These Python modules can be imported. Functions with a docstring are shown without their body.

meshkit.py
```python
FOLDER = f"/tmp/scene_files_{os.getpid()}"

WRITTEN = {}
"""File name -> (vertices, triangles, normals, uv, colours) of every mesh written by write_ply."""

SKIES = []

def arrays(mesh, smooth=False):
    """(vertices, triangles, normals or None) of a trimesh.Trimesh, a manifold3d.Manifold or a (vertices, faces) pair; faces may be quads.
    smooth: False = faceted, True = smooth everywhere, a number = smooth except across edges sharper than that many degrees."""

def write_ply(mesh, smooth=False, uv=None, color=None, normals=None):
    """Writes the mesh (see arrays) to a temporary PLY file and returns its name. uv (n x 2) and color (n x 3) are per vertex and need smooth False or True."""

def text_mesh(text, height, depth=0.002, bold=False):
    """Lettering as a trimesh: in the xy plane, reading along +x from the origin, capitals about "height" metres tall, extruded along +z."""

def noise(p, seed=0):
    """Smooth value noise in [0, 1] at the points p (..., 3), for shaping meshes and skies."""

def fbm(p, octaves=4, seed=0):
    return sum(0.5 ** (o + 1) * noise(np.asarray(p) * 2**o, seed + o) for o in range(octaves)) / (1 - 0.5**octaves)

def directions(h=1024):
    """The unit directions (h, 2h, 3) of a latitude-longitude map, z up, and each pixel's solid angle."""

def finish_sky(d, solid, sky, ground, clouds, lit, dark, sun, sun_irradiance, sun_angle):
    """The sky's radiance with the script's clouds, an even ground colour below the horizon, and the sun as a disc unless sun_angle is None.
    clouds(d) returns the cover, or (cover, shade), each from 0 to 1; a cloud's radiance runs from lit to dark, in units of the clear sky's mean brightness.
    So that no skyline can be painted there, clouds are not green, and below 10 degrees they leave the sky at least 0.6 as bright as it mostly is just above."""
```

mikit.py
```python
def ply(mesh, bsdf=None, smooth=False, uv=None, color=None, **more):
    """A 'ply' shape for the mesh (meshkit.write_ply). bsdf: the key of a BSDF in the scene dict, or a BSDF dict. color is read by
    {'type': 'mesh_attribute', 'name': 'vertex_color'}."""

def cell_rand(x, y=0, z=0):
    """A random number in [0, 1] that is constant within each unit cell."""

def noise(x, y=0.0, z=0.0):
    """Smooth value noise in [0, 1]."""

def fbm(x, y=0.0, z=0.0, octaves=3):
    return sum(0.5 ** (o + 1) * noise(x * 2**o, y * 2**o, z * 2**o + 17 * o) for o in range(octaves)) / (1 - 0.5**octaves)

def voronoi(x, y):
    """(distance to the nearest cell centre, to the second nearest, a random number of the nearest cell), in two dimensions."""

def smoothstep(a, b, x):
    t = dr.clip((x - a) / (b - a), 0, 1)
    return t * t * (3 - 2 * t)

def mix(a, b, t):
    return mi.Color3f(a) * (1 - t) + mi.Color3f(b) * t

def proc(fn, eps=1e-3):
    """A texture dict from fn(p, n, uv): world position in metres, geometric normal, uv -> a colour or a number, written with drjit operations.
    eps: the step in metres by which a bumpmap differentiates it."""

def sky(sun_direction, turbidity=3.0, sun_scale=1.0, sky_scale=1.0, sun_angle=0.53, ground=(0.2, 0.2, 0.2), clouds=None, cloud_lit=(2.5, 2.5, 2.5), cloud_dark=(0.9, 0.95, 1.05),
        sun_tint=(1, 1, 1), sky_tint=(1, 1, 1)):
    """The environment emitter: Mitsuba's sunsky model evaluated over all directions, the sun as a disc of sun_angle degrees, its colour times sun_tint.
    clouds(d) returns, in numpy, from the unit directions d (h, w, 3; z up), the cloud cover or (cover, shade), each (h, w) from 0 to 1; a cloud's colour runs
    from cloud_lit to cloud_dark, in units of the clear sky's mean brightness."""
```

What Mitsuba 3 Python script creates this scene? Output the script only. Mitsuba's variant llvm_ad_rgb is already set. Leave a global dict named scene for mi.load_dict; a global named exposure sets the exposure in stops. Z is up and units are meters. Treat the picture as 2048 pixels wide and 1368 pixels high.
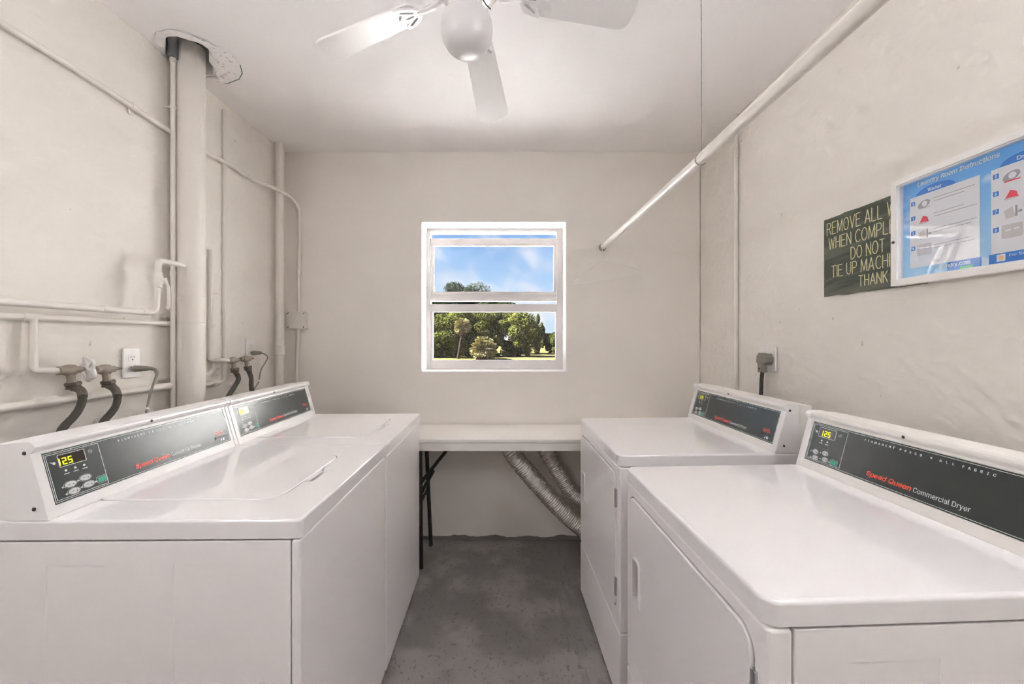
import math, random
import numpy as np, trimesh, mitsuba as mi, drjit as dr
import manifold3d as m3
from shapely.geometry import Polygon, LineString, Point, box as sbox
from shapely import affinity
from shapely.ops import unary_union
import mikit, meshkit
from meshkit import text_mesh, fbm as nfbm, noise as nnoise

random.seed(7)
rng = np.random.default_rng(11)
T4 = mi.ScalarTransform4f

# ------------------------------------------------------------------ camera, sky, light, exposure
EYE = (0.0, 0.0, 1.332)
FOCAL = 804.0                                   # in pixels of the 2048 x 1368 frame
exposure = 2.02

scene, labels = {}, {}
scene['camera'] = {
    'type': 'perspective', 'fov_axis': 'x', 'fov': math.degrees(2 * math.atan(1024 / FOCAL)),
    'near_clip': 0.02, 'far_clip': 500.0,
    'principal_point_offset_x': 2 / 2048, 'principal_point_offset_y': 7 / 1368,
    'to_world': T4().look_at(origin=list(EYE), target=[0, 1, EYE[2]], up=[0, 0, 1]),
}
SUN = np.array([-0.72, -0.10, 0.68])


def cloud_cover(d):
    az = np.arctan2(d[..., 0], d[..., 1])
    el = np.arcsin(np.clip(d[..., 2], -1, 1))
    p = np.stack([az * 5.0 + el * 4.0, el * 9.0 - az * 3.0, az * 0 + 2.3], -1)
    n = nfbm(p, 5, 3)
    f = nfbm(p * np.array([3.1, 1.4, 1.0]) + 9.7, 4, 8)
    c = np.clip((n * 0.5 + f * 0.5 - 0.44) * 4.2, 0, 1) * 0.8
    low = np.clip(1 - el / 0.30, 0, 1)
    return np.clip(c * 1.15 + 0.42 * low, 0, 0.92)


SKY_SCALE, SUN_SCALE, FILL_LAMP = 1.05, 20.0, 6.1  # last value: strength of the two added fill lamps
scene['sky'] = mikit.sky(SUN, turbidity=2.6, sun_scale=SUN_SCALE, sky_scale=SKY_SCALE, sun_angle=1.2, ground=(0.3, 0.29, 0.26),
                         clouds=cloud_cover, cloud_lit=(2.2, 2.3, 2.5), cloud_dark=(1.5, 1.6, 1.75), sky_tint=(0.85, 1.0, 1.12), sun_tint=(0.83, 1.0, 1.36))

# ------------------------------------------------------------------ room dimensions (metres)
XL, XR = -1.502, 1.25            # left and right wall
YB, YF = 2.66, -1.45             # back wall (with the window), wall behind the camera
ZC = 2.566                       # ceiling
WX0, WX1, WZ0, WZ1 = -0.5955, 0.367, 1.110, 2.106   # window opening


# ------------------------------------------------------------------ materials
def rgb(*c):
    return {'type': 'rgb', 'value': [float(x) for x in c]}


def two(b):
    return {'type': 'twosided', 'bsdf': b}


def principled(color, rough=0.5, metallic=0.0, spec=0.5, **k):
    col = color if isinstance(color, dict) else rgb(*color)
    return {'type': 'principled', 'base_color': col, 'roughness': rough, 'metallic': metallic, 'specular': spec, **k}


def mat(name, b):
    scene['m_' + name] = b
    return 'm_' + name


WALL = (0.785, 0.748, 0.696)
FLOORC = (0.165, 0.155, 0.148)


def wall_color(p, n, uv):
    a = mikit.fbm(p.x * 2.3 + 7.0, p.y * 2.3, p.z * 2.3, octaves=3)
    c = mi.Color3f(*WALL) * (0.965 + 0.07 * a)
    edge = 0.010 + 0.022 * mikit.noise(p.x * 9.0, p.y * 9.0, 3.0) + 0.008 * mikit.noise(p.x * 40.0, p.y * 40.0, 5.0)
    s = mikit.smoothstep(edge - 0.002, edge + 0.002, p.z)
    return mikit.mix(FLOORC, c, s)


def side_color(p, n, uv):
    c = wall_color(p, n, uv)
    left = dr.select(p.x < 0, 1.0, 0.0)
    s = mi.Float(0)
    for y, z, ry, rz in ((1.745, 1.405, 0.05, 0.028), (1.745, 1.137, 0.07, 0.025), (1.10, 1.22, 0.12, 0.05), (2.0, 1.20, 0.03, 0.05)):
        d = dr.sqrt(dr.square((p.y - y) / ry) + dr.square((p.z - z) / rz)) + 0.9 * (mikit.fbm(p.y * 60.0, p.z * 60.0, 2.0, octaves=3) - 0.5)
        s = dr.maximum(s, 1 - mikit.smoothstep(0.3, 1.1, d))
    nick = mikit.smoothstep(0.968, 0.975, mikit.noise(p.y * 16.0, p.z * 22.0, 4.0)) * mikit.smoothstep(0.6, 0.7, mikit.noise(p.y * 110.0, p.z * 110.0, 9.0))
    return mikit.mix(mikit.mix(c, (0.20, 0.17, 0.14), s * left * 0.6), (0.40, 0.35, 0.30), nick * 0.5)


def stucco(p, n, uv):
    a = mikit.fbm(p.x * 60.0, p.y * 26.0, p.z * 70.0, octaves=3)
    b = mikit.fbm(p.x * 9.0 + 4, p.y * 9.0, p.z * 9.0, octaves=2)
    return 0.0032 * a + 0.009 * b


def plaster(p, n, uv):
    return 0.0022 * mikit.fbm(p.x * 14.0, p.y * 14.0, p.z * 14.0, octaves=3)


def floor_color(p, n, uv):
    a = mikit.fbm(p.x * 5.0, p.y * 5.0, 1.0, octaves=4)
    b = mikit.fbm(p.x * 95.0, p.y * 80.0, 4.0, octaves=3)
    c = mikit.mix(FLOORC, (0.245, 0.23, 0.22), mikit.smoothstep(0.35, 0.7, a))
    sp = mikit.smoothstep(0.70, 0.76, b)
    c = mikit.mix(c, (0.085, 0.08, 0.077), sp * 0.45)
    sc = mikit.smoothstep(0.62, 0.72, mikit.fbm(p.x * 60.0, p.y * 9.0, 8.0, octaves=2)) * mikit.smoothstep(0.05, 0.3, p.x)
    return mikit.mix(c, (0.10, 0.095, 0.09), sc * 0.25)


def floor_bump(p, n, uv):
    return 0.0025 * mikit.fbm(p.x * 30.0, p.y * 30.0, 2.0, octaves=3) + 0.004 * mikit.noise(p.x * 5.0, p.y * 5.0, 6.0)


def rough_plaster(p, n, uv):
    a = mikit.fbm(p.x * 70.0, p.y * 70.0, p.z * 70.0, octaves=3)
    return mikit.mix((0.82, 0.80, 0.795), (0.52, 0.50, 0.49), mikit.smoothstep(0.60, 0.76, a))


def bumped(b, fn, scale=1.0, eps=1e-3):
    return {'type': 'bumpmap', 'arbitrary': {**mikit.proc(fn, eps), }, 'scale': scale, 'bsdf': b}


mat('wall', two(bumped(principled(mikit.proc(wall_color), 0.75, spec=0.25), plaster)))
mat('wall_side', two(principled(mikit.proc(side_color), 0.72, spec=0.25)))
mat('ceiling', two(principled((0.83, 0.81, 0.81), 0.85, spec=0.2)))
mat('floor', two(bumped(principled(mikit.proc(floor_color), 0.45, spec=0.4), floor_bump)))
mat('plaster_patch', two(principled(mikit.proc(rough_plaster), 0.9, spec=0.1)))
mat('cavity', two({'type': 'diffuse', 'reflectance': rgb(0.16, 0.16, 0.165)}))
mat('pipe', two(principled((0.75, 0.712, 0.66), 0.55, spec=0.25)))
mat('white_paint', two(principled((0.84, 0.82, 0.80), 0.4, spec=0.45)))
mat('vinyl', two(principled((0.72, 0.69, 0.68), 0.35, spec=0.5)))
mat('enamel', two(principled((0.80, 0.775, 0.77), 0.07, spec=0.55, clearcoat=0.3, clearcoat_gloss=0.95)))
mat('enamel_side', two(principled((0.82, 0.79, 0.785), 0.3, spec=0.5)))  # lifted above enamel, painting some light onto the dim machine fronts
mat('enamel_cream', two(principled((0.80, 0.77, 0.73), 0.25, spec=0.5)))
mat('plastic_white', two(principled((0.80, 0.78, 0.775), 0.3, spec=0.5)))
mat('panel', two(principled((0.024, 0.030, 0.029), 0.24, spec=0.55)))
mat('dark', two(principled((0.012, 0.012, 0.013), 0.5)))
mat('black_metal', two(principled((0.012, 0.012, 0.013), 0.35, spec=0.5)))
mat('ink_white', two(principled((0.62, 0.64, 0.65), 0.4)))
mat('ink_red', two(principled((0.75, 0.07, 0.04), 0.4)))
mat('key_grey', two(principled((0.55, 0.56, 0.56), 0.35)))
mat('key_green', two(principled((0.02, 0.27, 0.19), 0.35)))
mat('display', two(principled((0.02, 0.014, 0.012), 0.12, spec=0.5)))
mat('digit', two({'type': 'diffuse', 'reflectance': rgb(0.5, 0.5, 0.02)}))
mat('screw', two(principled((0.05, 0.045, 0.045), 0.35, metallic=0.6)))
mat('rubber', two(principled((0.035, 0.033, 0.026), 0.55, spec=0.25)))
mat('cord_grey', two(principled((0.16, 0.15, 0.125), 0.5)))
mat('brass', two(principled((0.25, 0.215, 0.175), 0.55, metallic=0.1)))
mat('brass_dark', two(principled((0.085, 0.072, 0.056), 0.5, metallic=0.2)))
mat('chrome', two(principled((0.5, 0.5, 0.5), 0.2, metallic=1.0)))
mat('table_top', two(principled((0.80, 0.775, 0.735), 0.3, spec=0.45)))
mat('glass', {'type': 'thindielectric', 'int_ior': 1.5})
mat('opal', two(principled((0.66, 0.64, 0.635), 0.34, spec=0.35)))
mat('fan_white', two(principled((0.80, 0.775, 0.765), 0.35, spec=0.45)))
mat('foil', two({'type': 'roughconductor', 'material': 'Al', 'alpha': 0.38, 'specular_reflectance': rgb(0.92, 0.88, 0.82)}))


def sign_color(p, n, uv):
    w = mikit.fbm(p.y * 5.0, p.z * 70.0 + 6.0 * mikit.noise(p.y * 6.0, p.z * 9.0, 1.0), 2.0, octaves=3)
    return mikit.mix((0.030, 0.038, 0.024), (0.075, 0.080, 0.056), mikit.smoothstep(0.35, 0.7, w))


def poster_color(p, n, uv):
    g = mikit.smoothstep(1.50, 1.83, p.z)
    c = mikit.mix((0.34, 0.58, 0.80), (0.10, 0.33, 0.66), g)
    cl = mikit.smoothstep(0.50, 0.72, mikit.fbm(p.y * 11.0, p.z * 14.0, 3.0, octaves=4))
    return mikit.mix(c, (0.72, 0.79, 0.88), cl * (1.0 - 0.45 * g))


mat('sign', two(principled(mikit.proc(sign_color), 0.45, spec=0.4)))
mat('sign_letter', two(principled((0.62, 0.56, 0.33), 0.5)))
mat('poster', two(principled(mikit.proc(poster_color), 0.6, spec=0.2)))
mat('print_white', two(principled((0.70, 0.71, 0.75), 0.6, spec=0.2)))
mat('print_blue', two(principled((0.03, 0.17, 0.50), 0.6, spec=0.2)))
mat('print_grey', two(principled((0.30, 0.30, 0.33), 0.6, spec=0.2)))
mat('print_light', two(principled((0.52, 0.50, 0.50), 0.6, spec=0.2)))
mat('print_red', two(principled((0.62, 0.05, 0.10), 0.6, spec=0.2)))
mat('print_green', two(principled((0.12, 0.5, 0.2), 0.6, spec=0.2)))
mat('print_orange', two(principled((0.8, 0.5, 0.25), 0.6, spec=0.2)))


# exterior
def lawn_color(p, n, uv):
    a = mikit.fbm(p.x * 0.35, p.y * 0.12, 1.0, octaves=4)
    b = mikit.fbm(p.x * 6.0, p.y * 6.0, 2.0, octaves=2)
    return mikit.mix((0.050, 0.047, 0.0145), (0.068, 0.056, 0.025), mikit.smoothstep(0.35, 0.65, a)) * (0.85 + 0.3 * b)


def bounce_paving_color(p, n, uv):
    return mi.Color3f(0.84, 0.84, 0.84) * (0.95 + 0.1 * mikit.fbm(p.x * 3.0, p.y * 3.0, 1.0, octaves=3))  # near-white so the added ground throws sunlight in through the window


mat('lawn', two({'type': 'diffuse', 'reflectance': mikit.proc(lawn_color)}))
mat('paving', two({'type': 'diffuse', 'reflectance': mikit.proc(bounce_paving_color)}))
mat('leaf', two({'type': 'diffuse', 'reflectance': {'type': 'mesh_attribute', 'name': 'vertex_color'}}))
mat('bark', two({'type': 'diffuse', 'reflectance': rgb(0.02, 0.016, 0.012)}))
mat('outer_wall', two({'type': 'diffuse', 'reflectance': rgb(0.52, 0.515, 0.505)}))


# ------------------------------------------------------------------ helpers
def cat(*ms):
    return trimesh.util.concatenate([m for m in ms if m is not None])


def num(name):
    if name not in scene and not any(k.startswith(name + '__') for k in scene) and name not in labels:
        return name
    i = 1
    while True:
        k = f'{name}_{i:03d}'
        if k not in scene and k not in labels and not any(q.startswith(k + '__') for q in scene):
            return k
        i += 1


def thing(name, label, category, group=None):
    k = num(name)
    labels[k] = {'label': label, 'category': category}
    if group:
        labels[k]['group'] = group
    return k


def put(key, mesh, m, smooth=35, color=None):
    if color is not None:
        scene[key] = mikit.ply(mesh, m, False, color=color)
    else:
        scene[key] = mikit.ply(mesh, m, smooth)
    return key


def part(parent, name, mesh, m, smooth=35, label=None, kind=None, M=None, color=None):
    k = num(parent + '__' + name)
    if M is not None:
        mesh = mesh.copy()
        mesh.apply_transform(M)
    put(k, mesh, m, smooth, color)
    if label or kind:
        labels[k] = {}
        if label:
            labels[k]['label'] = label
        if kind:
            labels[k]['kind'] = kind
    return k


def single(name, label, category, mesh, m, smooth=35, group=None):
    k = num(name)
    put(k, mesh, m, smooth)
    labels[k] = {'label': label, 'category': category}
    if group:
        labels[k]['group'] = group
    return k


def struct(name, mesh, m, label, smooth=False, category='structure'):
    put(name, mesh, m, smooth)
    labels[name] = {'label': label, 'category': category, 'kind': 'structure'}
    return name


def hull(pts):
    return trimesh.convex.convex_hull(np.asarray(pts, float))


_SPH = trimesh.creation.icosphere(subdivisions=1).vertices


def rbox(lo, hi, r=0.002, n=1):
    """Box from lo to hi with rounded edges."""
    lo, hi = np.minimum(lo, hi), np.maximum(lo, hi)
    r = min(r, 0.499 * float((hi - lo).min()))
    if r <= 0:
        return trimesh.creation.box(bounds=[lo, hi])
    a = np.linspace(0, np.pi / 2, 3)
    pts = []
    for sx in (0, 1):
        for sy in (0, 1):
            for sz in (0, 1):
                c = np.array([hi[0] - r if sx else lo[0] + r, hi[1] - r if sy else lo[1] + r, hi[2] - r if sz else lo[2] + r])
                pts.append(c + _SPH * r)
    return hull(np.vstack(pts))


def bx(lo, hi):
    return trimesh.creation.box(bounds=[np.minimum(lo, hi), np.maximum(lo, hi)])


def round_rect(x0, y0, x1, y1, r, n=6):
    return sbox(x0 + r, y0 + r, x1 - r, y1 - r).buffer(r, quad_segs=n) if r > 0 else sbox(x0, y0, x1, y1)


def slab(x0, y0, x1, y1, z0, z1, rc, re, steps=4, bottom=True):
    """Rounded-rectangle slab: plan corners rc, edges rounded re (top, and bottom a little)."""
    pts = []
    def layer(ins, z):
        c = np.array(round_rect(x0 + ins, y0 + ins, x1 - ins, y1 - ins, max(rc - ins, 0.0008)).exterior.coords)[:-1]
        pts.append(np.column_stack([c, np.full(len(c), z)]))
    for a in np.linspace(0, np.pi / 2, steps + 1):
        layer(re * (1 - math.cos(a)), z1 - re + re * math.sin(a))
    rb = min(re, 0.002) if bottom else 0
    layer(0, z0 + rb)
    layer(rb, z0)
    return hull(np.vstack(pts))


def extrude(poly, h):
    if hasattr(poly, 'geoms'):
        return cat(*[trimesh.creation.extrude_polygon(g, h, engine='earcut') for g in poly.geoms])
    return trimesh.creation.extrude_polygon(poly, h, engine='earcut')


def basis(origin, ex, ey):
    ex, ey = np.asarray(ex, float), np.asarray(ey, float)
    ex, ey = ex / np.linalg.norm(ex), ey / np.linalg.norm(ey)
    M = np.eye(4)
    M[:3, 0], M[:3, 1], M[:3, 2], M[:3, 3] = ex, ey, np.cross(ex, ey), origin
    return M


def tm(mesh, M):
    mesh = mesh.copy()
    mesh.apply_transform(M)
    return mesh


def man(mesh):
    mesh = mesh.copy()
    mesh.merge_vertices()
    return m3.Manifold(m3.Mesh(np.asarray(mesh.vertices, np.float32), np.asarray(mesh.faces, np.uint32)))


def tri(m):
    q = m.to_mesh()
    return trimesh.Trimesh(np.array(q.vert_properties[:, :3]), np.array(q.tri_verts), process=True)


def minus(a, *bs):
    r = man(a)
    for b in bs:
        r = r - man(b)
    return tri(r)


def fillet(pts, r, n=6):
    """Polyline with its inner corners rounded."""
    pts = [np.asarray(p, float) for p in pts]
    out = [pts[0]]
    for a, b, c in zip(pts, pts[1:], pts[2:]):
        u, v = a - b, c - b
        lu, lv = np.linalg.norm(u), np.linalg.norm(v)
        q = min(r, lu * 0.49, lv * 0.49)
        p0, p1 = b + u / lu * q, b + v / lv * q
        for t in np.linspace(0, 1, n):
            out.append((1 - t) ** 2 * p0 + 2 * t * (1 - t) * b + t * t * p1)
    out.append(pts[-1])
    return np.array(out)


def spline(pts, n=40):
    from scipy.interpolate import CubicSpline
    pts = np.asarray(pts, float)
    s = np.r_[0, np.cumsum(np.linalg.norm(np.diff(pts, axis=0), axis=1))]
    return CubicSpline(s, pts)(np.linspace(0, s[-1], n))


def tube(path, r, n=16, squash=None, cap=True):
    """Tube along a polyline; r a number or one per point."""
    path = np.asarray(path, float)
    k = len(path)
    rr = np.broadcast_to(r, k)
    t = np.gradient(path, axis=0)
    t /= np.linalg.norm(t, axis=1, keepdims=True) + 1e-12
    up = np.array([0, 0, 1.0]) if abs(t[0][2]) < 0.9 else np.array([1.0, 0, 0])
    x = np.cross(up, t[0]); x /= np.linalg.norm(x)
    ang = np.arange(n) * 2 * np.pi / n
    vs = []
    for i in range(k):
        x = x - t[i] * np.dot(x, t[i]); x /= np.linalg.norm(x)
        y = np.cross(t[i], x)
        a, b = (1, 1) if squash is None else squash
        vs.append(path[i] + rr[i] * (a * np.cos(ang)[:, None] * x + b * np.sin(ang)[:, None] * y))
    v = np.vstack(vs)
    f = []
    for i in range(k - 1):
        for j in range(n):
            p, q = i * n + j, i * n + (j + 1) % n
            f += [[p, q, q + n], [p, q + n, p + n]]
    if cap:
        v = np.vstack([v, path[0], path[-1]])
        for j in range(n):
            f.append([(j + 1) % n, j, len(v) - 2])
            f.append([(k - 1) * n + j, (k - 1) * n + (j + 1) % n, len(v) - 1])
    return trimesh.Trimesh(v, np.array(f), process=False)


def cyl(p0, p1, r, n=20):
    return tube([p0, p1], r, n)


def lathe(profile, origin=(0, 0, 0), axis=(0, 0, 1), n=32):
    """Revolve (r, h) pairs about an axis through origin."""
    m = trimesh.creation.revolve(np.asarray(profile, float), sections=n)
    z = np.asarray(axis, float) / np.linalg.norm(axis)
    x = np.cross([0, 0, 1.0], z)
    if np.linalg.norm(x) < 1e-6:
        x = np.array([1.0, 0, 0])
    x /= np.linalg.norm(x)
    M = np.eye(4)
    M[:3, 0], M[:3, 1], M[:3, 2], M[:3, 3] = x, np.cross(z, x), z, origin
    m.apply_transform(M)
    return m


def hexnut(p0, p1, r, n=6):
    return tube([p0, p1], r, n)


def on_plane(px, py, x=None, y=None, z=None):
    """The point seen at pixel (px, py) on the plane x, y or z = const: used to read positions off the photograph."""
    a, b = (px - 1022) / FOCAL, (677 - py) / FOCAL
    d = x / a if x is not None else y if y is not None else (z - EYE[2]) / b
    return np.array([a * d, d, EYE[2] + b * d])


# ------------------------------------------------------------------ the room shell
tw = 0.25
struct('floor', bx((XL - tw, YF - tw, -0.15), (XR + tw, YB + 0.24, 0)), 'm_floor', 'worn grey painted concrete floor between the washers and dryers', category='floor')


def rough_wall(x, side, ya, step, seed):
    """Wall slab whose room face carries trowelled relief from ya to the back wall; side is +1 where the room lies towards +x."""
    ys, zs = np.arange(ya, YB + 1e-6 + step, step), np.arange(0.55, ZC + 1e-6 + step, step)
    ys, zs = np.minimum(ys, YB), np.minimum(zs, ZC)
    gy_, gz_ = np.meshgrid(ys, zs, indexing='ij')
    q = np.stack([gy_, gz_, gy_ * 0 + seed], -1)
    n = 0.0030 * nfbm(q * np.array([7, 9, 1]), 3, seed) + 0.0044 * nfbm(q * np.array([46, 72, 1]), 2, seed + 5)
    n -= n.max()
    n[:, 0] = 0; n[0, :] = 0
    v = np.stack([x + side * n, gy_, gz_], -1).reshape(-1, 3)
    i = np.arange(gy_.size).reshape(gy_.shape)
    a_, b_, c_, d_ = i[:-1, :-1].ravel(), i[1:, :-1].ravel(), i[1:, 1:].ravel(), i[:-1, 1:].ravel()
    f = np.vstack([np.stack([a_, b_, c_], 1), np.stack([a_, c_, d_], 1)])
    if side < 0:
        f = f[:, ::-1]
    relief = trimesh.Trimesh(v, f, process=False)
    lo_, hi_ = (x - side * tw, x - side * 0.012)
    return cat(relief, bx((lo_, YF - tw, -0.15), (hi_, YB + 0.24, ZC + 0.3)), bx((hi_, YF - tw, -0.15), (x, ya, ZC + 0.3)), bx((hi_, ya, -0.15), (x, YB, 0.55)), bx((hi_, ya, ZC), (x, YB, ZC + 0.3)))


struct('wall_left', rough_wall(XL, 1, 1.0, 0.006, 3), 'm_wall_side', 'off-white rough plaster wall behind the washers, with the pipes', smooth=30, category='wall')
struct('wall_right', rough_wall(XR, -1, 0.85, 0.006, 8), 'm_wall_side', 'off-white rough plaster wall behind the dryers, with the signs', smooth=30, category='wall')

wall = sbox(XL, -0.15, XR, ZC + 0.3).difference(round_rect(WX0, WZ0, WX1, WZ1, 0.012))
MB = basis((0, YB + 0.24, 0), (1, 0, 0), (0, 0, 1))             # local z towards the room
struct('wall_back', tm(extrude(wall, 0.24), MB), 'm_wall', 'smooth beige wall at the end of the room around the window', category='wall')
front = sbox(XL, 0.0, XR, ZC + 0.3)
struct('wall_front', tm(extrude(front, tw), basis((0, YF, 0), (1, 0, 0), (0, 0, 1))), 'm_wall', 'plain off-white wall opposite the window', category='wall')

hole = Polygon([(-1.5, 1.745), (-1.4757, 1.715), (-1.452, 1.69), (-1.437, 1.668), (-1.42, 1.652), (-1.40, 1.643), (-1.367, 1.6425), (-1.345, 1.655),
                (-1.327, 1.668), (-1.31, 1.674), (-1.299, 1.687), (-1.290, 1.712), (-1.297, 1.74), (-1.31, 1.76), (-1.345, 1.79), (-1.355, 1.84), (-1.40, 1.885), (-1.46, 1.88), (-1.5, 1.84)])
ceil = sbox(XL, YF, XR, YB).difference(hole)
struct('ceiling', tm(extrude(ceil, 0.14), basis((0, 0, ZC), (1, 0, 0), (0, 1, 0))), 'm_ceiling', 'white painted ceiling with a hole broken around the drain pipe', category='ceiling')
part('ceiling', 'roof_slab', bx((XL, YF, ZC + 0.14), (XR, YB, ZC + 0.3)), 'm_cavity', False)
# rough plaster around the hole: a broken ring of lumps
outer = Polygon([(-1.495, 1.70), (-1.481, 1.655), (-1.43, 1.615), (-1.404, 1.606), (-1.345, 1.5976), (-1.30, 1.62), (-1.262, 1.655), (-1.235, 1.70), (-1.205, 1.745),
                 (-1.215, 1.80), (-1.25, 1.87), (-1.293, 1.912), (-1.372, 1.945), (-1.42, 1.94), (-1.495, 1.90)])
ring = outer.difference(hole.buffer(0.004))
g = 0.006
gx, gy = np.meshgrid(np.arange(-1.50, -1.19, g), np.arange(1.58, 1.96, g), indexing='ij')
dist = np.array([[(ring.boundary.distance(Point(a, b)) if ring.contains(Point(a, b)) else -1) for a, b in zip(ra, rb)] for ra, rb in zip(gx, gy)])
inner_d = np.array([[hole.distance(Point(a, b)) for a, b in zip(ra, rb)] for ra, rb in zip(gx, gy)])
nz = nfbm(np.stack([gx * 60, gy * 60, gx * 0 + 3], -1), 3, 5)
hgt = np.clip(dist * 0.25, 0, 0.004) + np.clip(dist, 0, 0.01) * 0.9 * np.clip(nz - 0.35, 0, 1) * np.exp(-inner_d / 0.06) * 2.2
idx = np.arange(gx.size).reshape(gx.shape)
ok = dist > -0.5
fs = []
for i in range(gx.shape[0] - 1):
    for j in range(gx.shape[1] - 1):
        if ok[i, j] and ok[i + 1, j] and ok[i, j + 1] and ok[i + 1, j + 1]:
            a, b, c, d = idx[i, j], idx[i + 1, j], idx[i + 1, j + 1], idx[i, j + 1]
            fs += [[a, c, b], [a, d, c]]
pv = np.column_stack([gx.ravel(), gy.ravel(), (ZC - 0.0006 - hgt).ravel()])
patch = trimesh.Trimesh(pv, np.array(fs), process=False)
patch.remove_unreferenced_vertices()
part('ceiling', 'plaster_patch', patch, 'm_plaster_patch', True, label='rough broken plaster ring around the pipe hole')
crk = LineString([(-1.36, 1.925), (-1.385, 1.941), (-1.372, 1.945), (-1.293, 1.912), (-1.25, 1.87), (-1.222, 1.815)]).buffer(0.0018)
part('ceiling', 'crack', tm(extrude(crk, 0.002), basis((0, 0, ZC - 0.0012), (1, 0, 0), (0, 1, 0))), 'm_cavity', False, label='dark hairline crack along the edge of the patch')

# two fill lamps added out of view to brighten the room
for sd, lab in ((1, 'unseen fill lamp added on the left wall to brighten the room, at the end away from the window'), (-1, 'unseen fill lamp added on the right wall to brighten the room, at the end away from the window')):
    lamp = thing('added_fill_lamp', lab, 'added fill lamp')
    xw = XL if sd > 0 else XR
    part(lamp, 'housing', rbox((xw, -0.42, 2.02), (xw + sd * 0.04, 0.42, 2.22), 0.004), 'm_white_paint')
    k = num(lamp + '__diffuser')
    scene[k] = {**mikit.ply(rbox((xw + sd * 0.038, -0.40, 2.035), (xw + sd * 0.12, 0.40, 2.205), 0.025), 'm_white_paint', 30), 'emitter': {'type': 'area', 'radiance': rgb(0.97 * FILL_LAMP, 0.99 * FILL_LAMP, 1.05 * FILL_LAMP)}}

# ------------------------------------------------------------------ the window
W = 'window_1'
labels[W] = {'label': 'white framed sash window in a deep reveal, looking out on trees and sky', 'category': 'window', 'kind': 'structure'}
y0, y1 = YB - 0.0015, YB + 0.24
rev = round_rect(WX0 - 0.003, WZ0 - 0.003, WX1 + 0.003, WZ1 + 0.003, 0.015).difference(round_rect(WX0 + 0.004, WZ0 + 0.004, WX1 - 0.004, WZ1 - 0.004, 0.010))
part(W, 'reveal_lining', tm(extrude(rev, y1 - y0), basis((0, y1, 0), (1, 0, 0), (0, 0, 1))), 'm_white_paint', 35, label='white painted reveal')


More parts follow.
